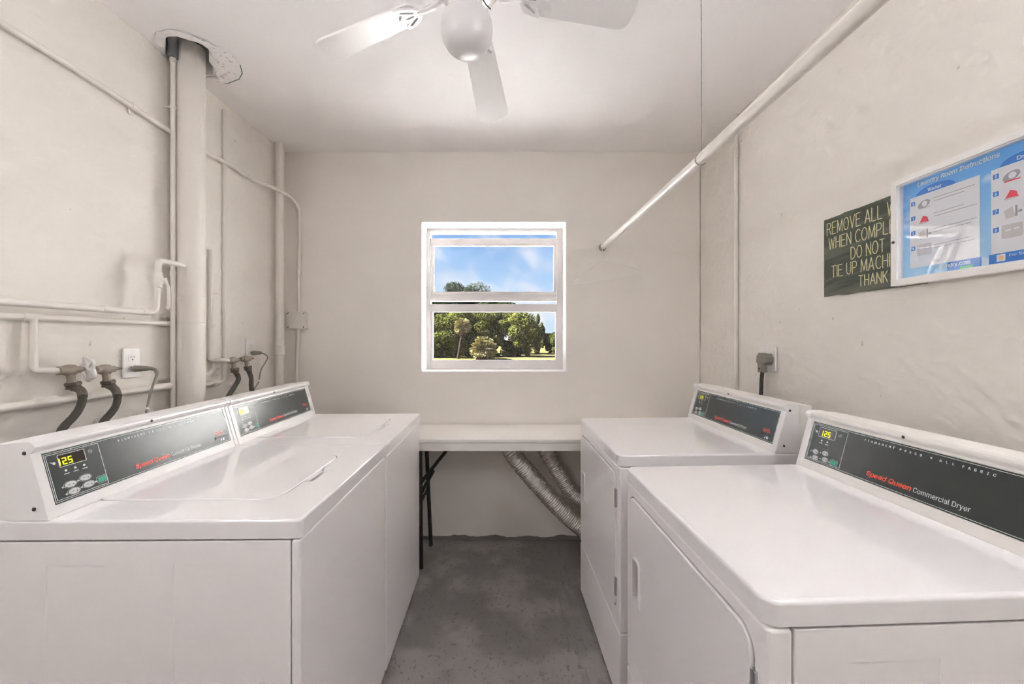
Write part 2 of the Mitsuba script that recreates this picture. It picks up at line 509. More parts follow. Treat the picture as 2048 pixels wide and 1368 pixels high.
def ring_mesh(x0, z0, x1, z1, l, r, b, t, ya, yb):
    rg = sbox(x0, z0, x1, z1).difference(sbox(x0 + l, z0 + b, x1 - r, z1 - t))
    return tm(extrude(rg, yb - ya), basis((0, yb, 0), (1, 0, 0), (0, 0, 1)))


FX0, FX1, FZT = -0.574, 0.327, 2.083
part(W, 'frame', cat(ring_mesh(WX0, WZ0, WX1, WZ1, FX0 - WX0, WX1 - FX1, 0.008, WZ1 - FZT, 2.822, 2.915),
                     bx((FX0 - 0.012, 2.826, WZ0 + 0.008), (FX0 + 0.006, 2.836, FZT)), bx((FX1 - 0.006, 2.826, WZ0 + 0.008), (FX1 + 0.012, 2.836, FZT))), 'm_vinyl', False)
up = part(W, 'upper_sash', cat(
    rbox((FX0, 2.872, 1.995), (FX1, 2.902, 2.048), 0.003),
    rbox((FX0, 2.872, 1.62), (-0.552, 2.902, 2.03), 0.003), rbox((0.306, 2.872, 1.62), (FX1, 2.902, 2.03), 0.003),
    rbox((FX0, 2.872, 1.598), (FX1, 2.902, 1.648), 0.003), rbox((FX0, 2.866, 1.598), (FX1, 2.874, 1.622), 0.002), rbox((FX0, 2.868, 1.644), (FX1, 2.90, 1.666), 0.003)), 'm_vinyl', 30)
part(up, 'pane', trimesh.Trimesh(
    [(-0.556, 2.887, 1.64), (0.31, 2.887, 1.64), (0.31, 2.887, 2.0), (-0.556, 2.887, 2.0)], [[0, 1, 2], [0, 2, 3]], process=False), 'm_glass', False)
lo = part(W, 'lower_sash', cat(
    rbox((FX0, 2.838, 1.519), (FX1, 2.866, 1.5757), 0.003), rbox((FX0, 2.838, 1.118), (FX1, 2.866, 1.180), 0.003),
    rbox((FX0, 2.84, 1.15), (-0.551, 2.866, 1.55), 0.003), rbox((0.314, 2.84, 1.15), (FX1, 2.866, 1.55), 0.003)), 'm_vinyl', 30)
part(lo, 'pane', trimesh.Trimesh([(-0.556, 2.852, 1.17), (0.318, 2.852, 1.17), (0.318, 2.852, 1.53), (-0.556, 2.852, 1.53)], [[0, 1, 2], [0, 2, 3]], process=False), 'm_glass', False)


# ------------------------------------------------------------------ washers and dryers
# local frame of a machine: u to its user's right, v from its front to its back, w up
TOP, DEP = 0.914, 0.70
V0 = 0.575                                     # front foot of the console
FT = np.array([0, 0.043, 0.153]); FL = np.linalg.norm(FT); FT = FT / FL
SEG = {'0': 'abcdef', '1': 'bc', '2': 'abged', '5': 'afgcd'}


def seven(ch, h):
    w, t = h * 0.55, h * 0.16
    seg = {'a': (0, h - t, w, h), 'b': (w - t, h / 2, w, h), 'c': (w - t, 0, w, h / 2), 'd': (0, 0, w, t), 'e': (0, 0, t, h / 2), 'f': (0, h / 2, t, h), 'g': (0, h / 2 - t / 2, w, h / 2 + t / 2)}
    return unary_union([sbox(*seg[s]) for s in SEG[ch]])


def machine(kind, key, M, W, badge, edge=0.022):
    """Builds the parts of one washer or dryer under the key; M takes the local frame to the room."""
    P = lambda name, mesh, m, smooth=35, parent=key, **k: part(parent, name, mesh, m, smooth, M=M, **k)
    wrap = 0.022 if kind == 'washer' else 0.043
    ct = 0.866 if kind == 'washer' else 0.868       # top of the cabinet under the gap
    P('chassis', bx((0.02, 0.02, 0.0), (W - 0.02, DEP - 0.004, ct + 0.012)), 'm_dark', False)
    # side panels with pressed fields
    for s in (0, 1):
        sp = rbox((0.001, wrap + 0.0025, 0.012), (0.02, DEP, ct - 0.002), 0.0025)
        cuts = []
        for a, b in ((0.137, 0.291), (0.42, 0.58)):
            cuts.append(bx((-0.01, a, 0.10), (0.0024, b, 0.81)))
        sp = minus(sp, *cuts)
        if s:
            sp.apply_transform(np.diag([-1, 1, 1, 1])); sp.invert(); sp.apply_translation((W, 0, 0))
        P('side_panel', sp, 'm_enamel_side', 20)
    if kind == 'washer':
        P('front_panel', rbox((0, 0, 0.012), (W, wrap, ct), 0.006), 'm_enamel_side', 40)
        top = slab(-0.002, -0.003, W + 0.002, DEP + 0.01, TOP - 0.045, TOP, 0.012, 0.007)
        u0, u1, va, vb = 0.115, 0.520, 0.118, 0.60
        lid_plan = round_rect(u0, va, u1, vb, 0.05)
        cut = extrude(lid_plan.buffer(0.0035), 0.1); cut.apply_translation((0, 0, TOP - 0.012))
        pocket = hull([(0.25, va - 0.030, TOP + 0.001), (0.375, va - 0.030, TOP + 0.001), (0.235, va + 0.03, TOP + 0.001), (0.39, va + 0.03, TOP + 0.001),
                       (0.262, va - 0.016, TOP - 0.016), (0.363, va - 0.016, TOP - 0.016), (0.25, va + 0.03, TOP - 0.018), (0.375, va + 0.03, TOP - 0.018)])
        P('top_panel', minus(top, cut, pocket), 'm_enamel', 30)
        lid = slab(u0, va, u1, vb, TOP - 0.0105, TOP + 0.0022, 0.05, 0.004)
        k = P('lid', lid, 'm_enamel', 40)
        lip = hull([(0.26, va + 0.004, TOP - 0.003), (0.365, va + 0.004, TOP - 0.003), (0.272, va - 0.009, TOP - 0.006), (0.353, va - 0.009, TOP - 0.006),
                    (0.26, va + 0.004, TOP - 0.010), (0.365, va + 0.004, TOP - 0.010), (0.272, va - 0.007, TOP - 0.009), (0.353, va - 0.007, TOP - 0.009)])
        P('lid_lip', lip, 'm_enamel', 20, parent=k)
    else:
        zs = 0.270
        lowp = rbox((0, 0, 0.012), (W, wrap, zs - 0.0015), 0.006)
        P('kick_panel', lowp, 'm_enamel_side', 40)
        frontp = rbox((0, 0, zs + 0.0015), (W, wrap, ct), 0.008)
        da, db, z0, z1 = 0.030, W - 0.036, 0.337, 0.836
        Mf = basis((0, 0, 0), (1, 0, 0), (0, 0, 1))            # local z of a front face is -v
        def face(mesh, v=0.0):
            q = mesh.copy(); q.apply_transform(basis((0, v, 0), (1, 0, 0), (0, 0, 1))); return q
        pk = extrude(round_rect(da - 0.005, z0 - 0.005, db + 0.005, z1 + 0.005, 0.045), 0.05)
        frontp = minus(frontp, face(pk, 0.036))
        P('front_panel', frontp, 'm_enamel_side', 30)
        dr_ = face(slab(da, z0, db, z1, 0, 0.038, 0.040, 0.005), 0.034)
        hx0, hx1, hz0, hz1 = da + 0.035, da + 0.095, 0.520, 0.662
        hole_ = face(extrude(round_rect(hx0 + 0.006, hz0 + 0.006, hx1 - 0.006, hz1 - 0.006, 0.010), 0.06), 0.026)
        k = P('door', minus(dr_, hole_), 'm_enamel', 30)
        rim = round_rect(hx0, hz0, hx1, hz1, 0.013).difference(round_rect(hx0 + 0.007, hz0 + 0.007, hx1 - 0.007, hz1 - 0.007, 0.009))
        P('handle', face(extrude(rim, 0.012), 0.005), 'm_plastic_white', 20, parent=k, label='white recessed pull')
        for zc in (0.748, 0.424):
            hg = cat(rbox((db + 0.000, -0.006, zc - 0.032), (db + 0.012, 0.004, zc + 0.032), 0.001),
                     cyl((db + 0.005, -0.005, zc - 0.034), (db + 0.005, -0.005, zc + 0.034), 0.0036, 10),
                     cyl((db + 0.005, -0.005, zc - 0.008), (db + 0.005, -0.005, zc + 0.008), 0.0046, 10))
            P('hinge', hg, 'm_chrome', 30, label='small chrome hinge')
        P('top_panel', slab(-0.002, -0.004, W + 0.002, DEP + 0.015, TOP - 0.043, TOP, 0.026, 0.008, 5), 'm_enamel', 40)
    # console with slanted face, nosed crown, end caps
    prof = [(0, 0), (0.0415, 0.148), (0.042, 0.153), (0.0385, 0.158), (0.034, 0.162), (0.0325, 0.167), (0.034, 0.172), (0.039, 0.1765), (0.046, 0.178), (0.137, 0.171), (0.137, 0)]
    pp = Polygon([(V0 + a, TOP + 0.0005 + b) for a, b in prof])
    My = basis((0, 0, 0), (0, 1, 0), (0, 0, 1))                # extrude direction is +u
    body = tm(extrude(pp, W - 0.006), My); body.apply_translation((0.003, 0, 0))
    O = np.array([0, V0, TOP + 0.0005])
    MF = basis(O, (1, 0, 0), FT)                                # face frame: (u, t, out)
    P0, P1, T0, T1 = edge, W - edge - 0.006, 0.026, 0.1525
    pocket = bx((P0, T0, -0.0035), (P1, T1, 0.05)); pocket.apply_transform(MF)
    P('console', minus(body, pocket), 'm_enamel_cream' if kind == 'dryer' else 'm_plastic_white', 25)
    clip = sbox(V0 - 0.02, TOP - 0.01, V0 + 0.088, TOP + 0.2)
    capp = pp.buffer(0.0025, join_style=1).intersection(clip).intersection(sbox(0, TOP + 0.0002, 2, 3))
    for s in (0, 1):
        u = -0.001 if s == 0 else W - 0.016
        cap = tm(extrude(capp, 0.017), My); cap.apply_translation((u, 0, 0))
        k = P('end_cap', cap, 'm_plastic_white', 30)
        for (a, b) in ((0.052, 0.155), (0.030, 0.027)):
            x = -0.0025 if s == 0 else W + 0.0025
            P('screw', tm(lathe([(0, 0), (0.0042, 0), (0.0042, 0.0012), (0.002, 0.0022), (0, 0.0022)], n=14), basis((x + (0.0013 if s == 0 else -0.0013), V0 + a, TOP + b), (0, 1, 0), (0, 0, -1 if s == 0 else 1))), 'm_screw', 30, parent=k)
    P('crown_screw', tm(lathe([(0, 0), (0.004, 0), (0.004, 0.001), (0.002, 0.002), (0, 0.002)], n=14), basis((0.47 * W, V0 + 0.033, TOP + 0.1665), (1, 0, 0), (0, 0, 1))), 'm_screw', 30)
    # control panel and what is printed on it: (s, t) metres from the panel's left edge and the console's foot
    cp = P('control_panel', tm(bx((P0 + 0.001, T0 + 0.001, -0.0035), (P1 - 0.001, T1 - 0.001, -0.001)), MF), 'm_panel', False, label='glossy dark control panel')
    def F(name, mesh2d, m, h=0.0005, z=-0.001, parent=cp, label=None):
        q = mesh2d if isinstance(mesh2d, trimesh.Trimesh) else extrude(mesh2d, h)
        q = q.copy(); q.apply_translation((P0, 0, z)); q.apply_transform(MF)
        return P(name, q, m, False, parent=parent, label=label)
    pw = P1 - P0
    frame = sbox(0.003, T0 + 0.004, pw - 0.003, T1 - 0.004).difference(sbox(0.0042, T0 + 0.0052, pw - 0.0042, T1 - 0.0052))
    F('border_line', frame, 'm_ink_white', 0.0003)
    cb = sbox(0.0065, 0.034, 0.130, 0.1445).difference(sbox(0.0078, 0.0353, 0.1287, 0.1432))
    F('control_outline', cb, 'm_ink_white', 0.0003)
    F('display', sbox(0.031, 0.110, 0.091, 0.138), 'm_display', 0.0008, label='small black number display')
    dl = round_rect(0.0297, 0.1087, 0.0923, 0.1393, 0.002).difference(sbox(0.031, 0.110, 0.091, 0.138))
    F('display_bezel', dl, 'm_ink_white', 0.001)
    offs = 0.033 if kind == 'washer' else 0.046
    hd = 0.0175
    dg = unary_union([affinity.translate(seven('1', hd), offs - 0.009, 0.113), affinity.translate(seven('2', hd), offs + 0.005, 0.113), affinity.translate(seven('5', hd), offs + 0.018, 0.113)])
    k = num(cp + '__digits')
    q = extrude(dg, 0.0003); q.apply_translation((P0, 0, -0.0001)); q.apply_transform(MF); q.apply_transform(M)
    scene[k] = {**mikit.ply(q, 'm_digit'), 'emitter': {'type': 'area', 'radiance': rgb(0.22, 0.21, 0.005), 'sampling_weight': 0.02}}
    labels[k] = {'label': 'glowing yellow digits 125'}
    leds = (0.041, 0.0625, 0.0835) if kind == 'washer' else (0.047, 0.068)
    for s in leds:
        F('indicator', Point(s, 0.0985).buffer(0.0028), 'm_ink_white')
        F('indicator_caption', sbox(s - 0.006, 0.0895, s + 0.006, 0.0912), 'm_ink_white')
    F('icon', Point(0.0205, 0.122).buffer(0.0034).union(LineString([(0.0135, 0.126), (0.0185, 0.124)]).buffer(0.0008)), 'm_ink_white')
    F('icon', Point(0.106, 0.128).buffer(0.0048).difference(Point(0.106, 0.128).buffer(0.0040)).union(LineString([(0.1045, 0.1295), (0.106, 0.127), (0.108, 0.129)]).buffer(0.0004)), 'm_key_grey')
    for (s, t) in ((0.042, 0.063), (0.078, 0.067), (0.046, 0.0445), (0.082, 0.0485)):
        if kind == 'dryer':
            s, t = s - 0.006, t - 0.004
        pill = affinity.scale(Point(s, t).buffer(0.0085), 1.5 if kind == 'washer' else 1.1, 0.82)
        kk = F('button', pill, 'm_key_grey', 0.0012, label='pale grey oval push button')
        F('surround', affinity.scale(pill, 1.22, 1.22).difference(affinity.scale(pill, 1.16, 1.16)), 'm_key_grey', 0.0004, parent=kk)
        F('mark', sbox(s - 0.006, t - 0.0005, s, t + 0.0005).union(Point(s + 0.006, t - 0.001).buffer(0.0015)), 'm_dark', 0.0003, z=0.0003, parent=kk)
        F('indicator', Point(s - 0.0175, t - 0.002).buffer(0.0022), 'm_ink_white')
    gs, gt = (0.116, 0.050) if kind == 'washer' else (0.108, 0.044)
    gp = round_rect(gs - 0.0105, gt - 0.0065, gs + 0.0105, gt + 0.0065, 0.003)
    kk = F('start_button', gp, 'm_key_green', 0.0012, label='green start button')
    F('surround', gp.buffer(0.0025).difference(gp.buffer(0.0018)), 'm_key_grey', 0.0004, parent=kk)
    F('indicator', Point(gs - 0.016, gt - 0.002).buffer(0.0024), 'm_ink_white')
    def lettering(txt, s0, s1, t, h, m, bold=False, italic=0.0, name='lettering', wide=False):
        q = text_mesh(txt, h, 0.0004, bold)
        ext = q.bounds[1][0] - q.bounds[0][0]
        q.vertices[:, 0] = (q.vertices[:, 0] - q.bounds[0][0]) * ((s1 - s0) / ext)
        q.vertices[:, 0] += q.vertices[:, 1] * italic
        q.apply_translation((s0, t, 0))
        return F(name, q, m)
    for txt, a, b in (('PERMANENT', 0.186, 0.272), ('PRESS', 0.291, 0.344), ('ALL', 0.391, 0.419), ('FABRIC', 0.440, 0.500)):
        a, b = 0.186 + (a - 0.186) * 0.93, 0.186 + (b - 0.186) * 0.93
        step = (b - a) / (len(txt) - 1)
        qs = []
        for i, ch in enumerate(txt):
            q = text_mesh(ch, 0.0056, 0.0004, True)
            q.apply_translation((a + i * step - (q.bounds[0][0] + q.bounds[1][0]) / 2, 0.1335, 0)); qs.append(q)
        F('lettering', cat(*qs), 'm_ink_white')
    F('lettering', Point(0.3565, 0.1363).buffer(0.0022), 'm_ink_white')
    lettering('Speed Queen', 0.212, 0.330, 0.0445, 0.0125, 'm_ink_red', True, 0.18, 'logo')
    lettering(badge, 0.336, 0.336 + (0.125 if kind == 'washer' else 0.118), 0.0445, 0.0118, 'm_ink_white')
    sl = pw - 0.076
    F('card_slot', sbox(sl, 0.0505, sl + 0.060, 0.0545).union(sbox(sl, 0.0475, sl + 0.004, 0.0575)), 'm_dark', 0.0008, label='black card slot')
    for i in range(3):
        F('caption', sbox(sl + 0.004 + 0.003 * (i % 2), 0.0615 + i * 0.0052, sl + 0.05 - 0.004 * i, 0.0633 + i * 0.0052), 'm_ink_red')
    F('icon', Point(sl + 0.040, 0.0415).buffer(0.0055).union(affinity.rotate(sbox(sl + 0.026, 0.036, sl + 0.030, 0.045), -25)), 'm_ink_white')
    return key


def place(origin, to):
    """Machine frame whose u axis runs from origin to 'to' (plan points along the machine's front)."""
    o, t = np.array([*origin, 0.0]), np.array([*to, 0.0])
    u = t - o
    w = np.linalg.norm(u)
    u /= w
    M = np.eye(4)
    M[:3, 0], M[:3, 1], M[:3, 2], M[:3, 3] = u, np.cross([0, 0, 1.0], u), (0, 0, 1), o
    return M, w


washer = thing('washing_machine', 'white top-loading washer nearest the camera at lower left, its grey panel reading 25', 'washing machine')
M_, W_ = place((-0.487, 0.930), (-0.496, 1.585)); machine('washer', washer, M_, W_, 'Commercial Washer')
washer = thing('washing_machine', 'white top-loading washer on the left beside the folding table, behind the nearer one', 'washing machine')
M_, W_ = place((-0.4935, 1.594), (-0.511, 2.243)); machine('washer', washer, M_, W_, 'Commercial Washer')
dryer = thing('clothes_dryer', 'white dryer nearest the camera at lower right, with dark panel reading Commercial Dryer', 'dryer')
M_, W_ = place((0.3785, 1.314), (0.409, 0.640)); machine('dryer', dryer, M_, W_, 'Commercial Dryer')
dryer = thing('clothes_dryer', 'white dryer on the right beside the folding table, its panel reflecting green', 'dryer')
M_, W_ = place((0.365, 2.113), (0.389, 1.443)); machine('dryer', dryer, M_, W_, 'Commercial Dryer')

# ------------------------------------------------------------------ folding table
t = thing('folding_table', 'white folding table under the window between washer and dryer', 'table')
tx0, tx1, ty0, ty1, tz = -0.72, 1.10, 2.252, 2.650, 0.766
part(t, 'tabletop', rbox((tx0, ty0, tz - 0.021), (tx1, ty1, tz), 0.004), 'm_table_top')
part(t, 'skirt', cat(bx((tx0 + 0.02, ty0 + 0.006, tz - 0.066), (tx1 - 0.02, ty0 + 0.028, tz - 0.021)), bx((tx0 + 0.02, ty1 - 0.03, tz - 0.066), (tx1 - 0.02, ty1 - 0.01, tz - 0.021)),
                     bx((tx0 + 0.01, ty0 + 0.006, tz - 0.066), (tx0 + 0.03, ty1 - 0.01, tz - 0.021)), bx((tx1 - 0.03, ty0 + 0.006, tz - 0.066), (tx1 - 0.01, ty1 - 0.01, tz - 0.021))), 'm_table_top', False)
for sx in (0, 1):
    xt, xb = (-0.548, -0.515) if sx == 0 else (0.90, 0.93)
    for yy in (2.33, 2.585):
        dx = 0.021 if (yy < 2.5 and sx == 0) else 0.0
        part(t, 'leg', tube(fillet([(xt + dx, yy, tz - 0.03), (xb - (0.0 if yy > 2.5 else 0.006), yy, 0.0)], 0.01), 0.0125, 12), 'm_black_metal', label='black steel tube leg')
    part(t, 'crossbar', cyl((xt + 0.012, 2.33, 0.36), (xt + 0.012, 2.585, 0.36), 0.009, 10), 'm_black_metal')
sgn = 1
br = lambda a, b, r=0.008: tube([a, b], r, 8)
part(t, 'brace', br((-0.316, 2.50, tz - 0.025), (-0.565, 2.50, 0.43), 0.011), 'm_black_metal', label='black folding brace')
part(t, 'brace', br((-0.485, 2.515, 0.505), (-0.575, 2.515, 0.34), 0.011), 'm_black_metal', label='black folding brace')
part(t, 'brace', cat(br((0.80, 2.56, tz - 0.03), (0.905, 2.575, 0.53), 0.010)), 'm_black_metal')

# ------------------------------------------------------------------ foil exhaust ducts
def duct(path, r, seed):
    c = spline(path, 640)
    s = np.r_[0, np.cumsum(np.linalg.norm(np.diff(c, axis=0), axis=1))]
    rr = r * (1 + 0.042 * np.sin(s / 0.0125 * 2 * np.pi))
    m = tube(c, rr, 36, cap=False)
    v = m.vertices
    n = nfbm(v * 95, 2, seed) - 0.5
    ax = np.repeat(c, 36, axis=0)
    out = v - ax
    m.vertices = v + out / np.linalg.norm(out, axis=1, keepdims=True) * n[:, None] * 0.010
    return m


ductA = [(-0.03, YB, 0.665), (-0.015, 2.60, 0.645), on_plane(1024, 905, y=2.515), on_plane(1058, 948, y=2.49), on_plane(1106, 1002, y=2.475), on_plane(1160, 1052, y=2.46), (0.60, 2.42, 0.085), (0.85, 2.38, 0.066)]
single('exhaust_duct', 'silver foil flexible duct under the table, the lower and nearer of the two', 'duct', duct(ductA, 0.054, 4), 'm_foil', True)
ductB = [(0.195, YB, 0.66), (0.205, 2.62, 0.645), on_plane(1094, 905, y=2.59), on_plane(1120, 948, y=2.588), on_plane(1152, 992, y=2.585), (0.56, 2.58, 0.25), (0.76, 2.555, 0.17), (0.95, 2.52, 0.13)]
single('exhaust_duct', 'silver foil flexible duct under the table, the upper one against the wall', 'duct', duct(ductB, 0.051, 9), 'm_foil', True)

# ------------------------------------------------------------------ pipes and fittings on the left wall
k = thing('drain_pipe', 'thick cream drain pipe standing before the left wall, up into the ceiling hole', 'pipe')
PX, PY, PR = -1.442, 1.810, 0.0545
part(k, 'shaft', lathe([(PR, 0.0), (PR, 1.40), (PR - 0.001, 1.4005), (PR - 0.001, 1.402), (PR, 1.4025), (PR, 1.517), (PR - 0.001, 1.5175), (PR - 0.001, 1.519), (PR - 0.0005, 1.5195), (PR - 0.0005, 2.64)], (PX, PY, 0.0), n=48), 'm_pipe', 40)
part(k, 'seam', cyl((PX + 0.034, PY - 0.0393, 0.9), (PX + 0.034, PY - 0.0393, 2.6), 0.0014, 8), 'm_pipe')

k = thing('riser_pipe', 'thin cream riser pipe close beside the thick drain pipe', 'pipe')
rp = lambda z: (XL + 0.032, 1.748, z)
part(k, 'tube', cyl(rp(0.3), rp(2.55), 0.0088, 16), 'm_pipe', 40)
part(k, 'coupling', cyl(rp(2.53), rp(2.552), 0.0120, 16), 'm_pipe', 40)
part(k, 'coupling', cyl(rp(1.6), rp(1.625), 0.0110, 16), 'm_pipe', 40)
part(k, 'clip', cat(cyl(rp(2.33), rp(2.345), 0.0115, 12), tube([rp(2.338), (XL, 1.744, 2.338)], 0.004, 8)), 'm_pipe', 40)
part(k, 'elbow', tube(fillet([rp(2.55), rp(2.62), (XL + 0.06, 1.70, 2.66)], 0.04), 0.019, 14), 'm_cavity', 40, label='bare grey elbow up in the hole')

# conduit along the left wall, then down the back wall to the junction box
cz = 2.245
path = [(XL + 0.013, 0.0, cz + 0.01), (XL + 0.013, 1.1, cz + 0.008), (XL + 0.013, 1.55, cz), (XL + 0.020, 1.9, 2.232), (XL + 0.022, 2.0, 2.238), (XL + 0.013, 2.18, 2.252), (XL + 0.018, 2.27, 2.245), (XL + 0.045, 2.42, 2.251), (XL + 0.075, 2.56, 2.246), (XL + 0.104, 2.636, 2.20), (-1.394, 2.648, 2.14)]
cs = spline(path, 90)
cs = np.vstack([cs, spline([cs[-1], (-1.393, 2.649, 2.05), (-1.395, 2.649, 1.85), (-1.398, 2.649, 1.51)], 30)[1:]])
k = thing('electrical_conduit', 'cream conduit running high along the left wall and bending down to the junction box', 'conduit')
part(k, 'tube', tube(cs, 0.0105, 14), 'm_pipe', 50)
part(k, 'strap', cat(cyl((XL + 0.013, 1.575, cz), (XL + 0.013, 1.588, cz), 0.0135, 14), bx((XL, 1.576, cz - 0.03), (XL + 0.003, 1.588, cz - 0.005))), 'm_pipe', 40)
part(k, 'coupling', cyl((-1.396, 2.648, 1.755), (-1.396, 2.648, 1.775), 0.0155, 14), 'm_pipe', 40)
k = thing('junction_box', 'small square cream junction box on the back wall at left', 'electrical box')
part(k, 'box', rbox((-1.459, YB - 0.040, 1.398), (-1.342, YB, 1.505), 0.004), 'm_pipe')
part(k, 'cover', rbox((-1.461, YB - 0.0435, 1.396), (-1.340, YB - 0.039, 1.507), 0.0015), 'm_pipe')
for sx in (-1.452, -1.349):
    for sz in (1.407, 1.496):
        part(k, 'screw', tube([(sx - 0.003, YB - 0.0445, sz - 0.004), (sx + 0.003, YB - 0.0445, sz + 0.004)], 0.0022, 8), 'm_screw')
single('electrical_conduit', 'cream conduit dropping from the junction box behind the far washer', 'conduit',
       cat(tube(spline([(-1.399, 2.645, 1.40), (-1.400, 2.645, 1.33), (-1.407, 2.646, 1.22), (-1.409, 2.648, 0.9), (-1.409, 2.648, 0.5)], 30), 0.0105, 14), cyl((-1.399, 2.645, 1.378), (-1.399, 2.645, 1.40), 0.0145, 14)), 'm_pipe', 50)
k = thing('vent_pipe', 'cream pipe standing in the far left corner from floor to ceiling', 'pipe')
part(k, 'shaft', cyl((-1.463, 2.545, 0), (-1.463, 2.545, ZC), 0.0242, 24), 'm_pipe', 40)
part(k, 'coupling', lathe([(0.0242, 1.225), (0.0285, 1.23), (0.0285, 1.262), (0.031, 1.266), (0.031, 1.285), (0.0242, 1.29)], (-1.463, 2.545, 0), n=24), 'm_pipe', 40)

# upper supply pipe with ball valve feeding the drain stack
k = thing('water_pipe', 'cream water pipe along the left wall, turning up through a lever valve', 'pipe')
ox = XL + 0.076
lowz, hz = 1.434, 1.648
path = fillet([(ox, -0.6, lowz + 0.004), (ox, 1.612, lowz), (ox, 1.622, 1.5)], 0.03)
path = np.vstack([path[:-1], fillet([(ox, 1.622, 1.5), (ox, 1.624, hz), (ox, 1.752, hz + 0.002)], 0.022)[1:]])
part(k, 'tube', tube(path, 0.0115, 16), 'm_pipe', 50)
for yy in (1.40, 1.552):
    part(k, 'coupling', cyl((ox, yy, lowz + 0.0015), (ox, yy + 0.022, lowz + 0.0015), 0.0135, 16), 'm_pipe', 40)
part(k, 'valve_body', lathe([(0.0115, 1.535), (0.0155, 1.538), (0.0155, 1.552), (0.020, 1.558), (0.020, 1.578), (0.0155, 1.584), (0.0155, 1.598), (0.0115, 1.602)], (ox, 1.623, 0), n=20), 'm_pipe', 40)
lv = part(k, 'lever', cat(cyl((ox, 1.623, 1.568), (ox + 0.032, 1.623, 1.568), 0.006, 10),
                          tube(fillet([(ox + 0.030, 1.622, 1.575), (ox + 0.035, 1.620, 1.562), (ox + 0.046, 1.620, 1.535), (ox + 0.046, 1.620, 1.46), (ox + 0.040, 1.618, 1.452)], 0.01), 0.0045, 10, squash=(0.5, 1.6))), 'm_pipe', 40)

# lower pipe half buried in the plaster, with its drop to the hose taps
k = thing('water_pipe', 'cream pipe lying flat on the left wall just below the upper water pipe', 'pipe')
part(k, 'tube', cyl((XL + 0.014, -0.6, 1.40), (XL + 0.014, 1.76, 1.3965), 0.0105, 14), 'm_pipe', 40)
part(k, 'tee', cat(cyl((XL + 0.016, 1.222, 1.3975), (XL + 0.016, 1.272, 1.3975), 0.0125, 14)), 'm_pipe', 40)
part(k, 'drop', tube(fillet([(XL + 0.02, 1.247, 1.395), (XL + 0.022, 1.247, 1.232), (XL + 0.058, 1.262, 1.231), (XL + 0.060, 1.292, 1.229)], 0.016), 0.0098, 14), 'm_pipe', 50)
k = thing('water_pipe', 'cream pipe low on the left wall behind the hoses of the near washer', 'pipe')
part(k, 'tube', cyl((XL + 0.024, -0.6, 1.134), (XL + 0.024, 1.75, 1.127), 0.0145, 16), 'm_pipe', 40)
part(k, 'coupling', cyl((XL + 0.024, 1.24, 1.1305), (XL + 0.024, 1.305, 1.1303), 0.0168, 16), 'm_pipe', 40)
# two pipes chased into the wall beyond the drain pipe
k = thing('water_pipe', 'thin cream supply pipe set in the wall feeding the two far taps', 'pipe')
ox = XL + 0.006
part(k, 'tube', tube(fillet([(ox, 2.0, 1.772), (ox, 2.0, 1.225)], 0.01), 0.0105, 14), 'm_pipe', 40)
part(k, 'coupling', cyl((ox + 0.002, 2.0, 1.385), (ox + 0.002, 2.0, 1.402), 0.016, 14), 'm_pipe', 40)
part(k, 'coupling', cyl((ox + 0.001, 2.0, 1.36), (ox + 0.001, 2.0, 1.38), 0.0135, 14), 'm_pipe', 40)
part(k, 'drop', tube(fillet([(ox + 0.002, 2.0, 1.235), (ox + 0.004, 2.005, 1.223), (XL + 0.055, 2.03, 1.221), (XL + 0.062, 2.062, 1.219)], 0.02), 0.0115, 14), 'm_pipe', 50)
k = thing('water_pipe', 'thin cream pipe set in the wall from the ceiling to an elbow behind the washers', 'pipe')
part(k, 'tube', tube(fillet([(XL + 0.004, 2.10, 2.525), (XL + 0.004, 2.10, 1.6), (XL + 0.006, 2.10, 1.115), (XL + 0.016, 2.05, 1.108), (XL + 0.016, 1.9, 1.106)], 0.03), 0.0105, 14), 'm_pipe', 40)
part(k, 'coupling', cyl((XL + 0.016, 2.0, 1.107), (XL + 0.016, 2.04, 1.108), 0.0145, 14), 'm_pipe', 40)


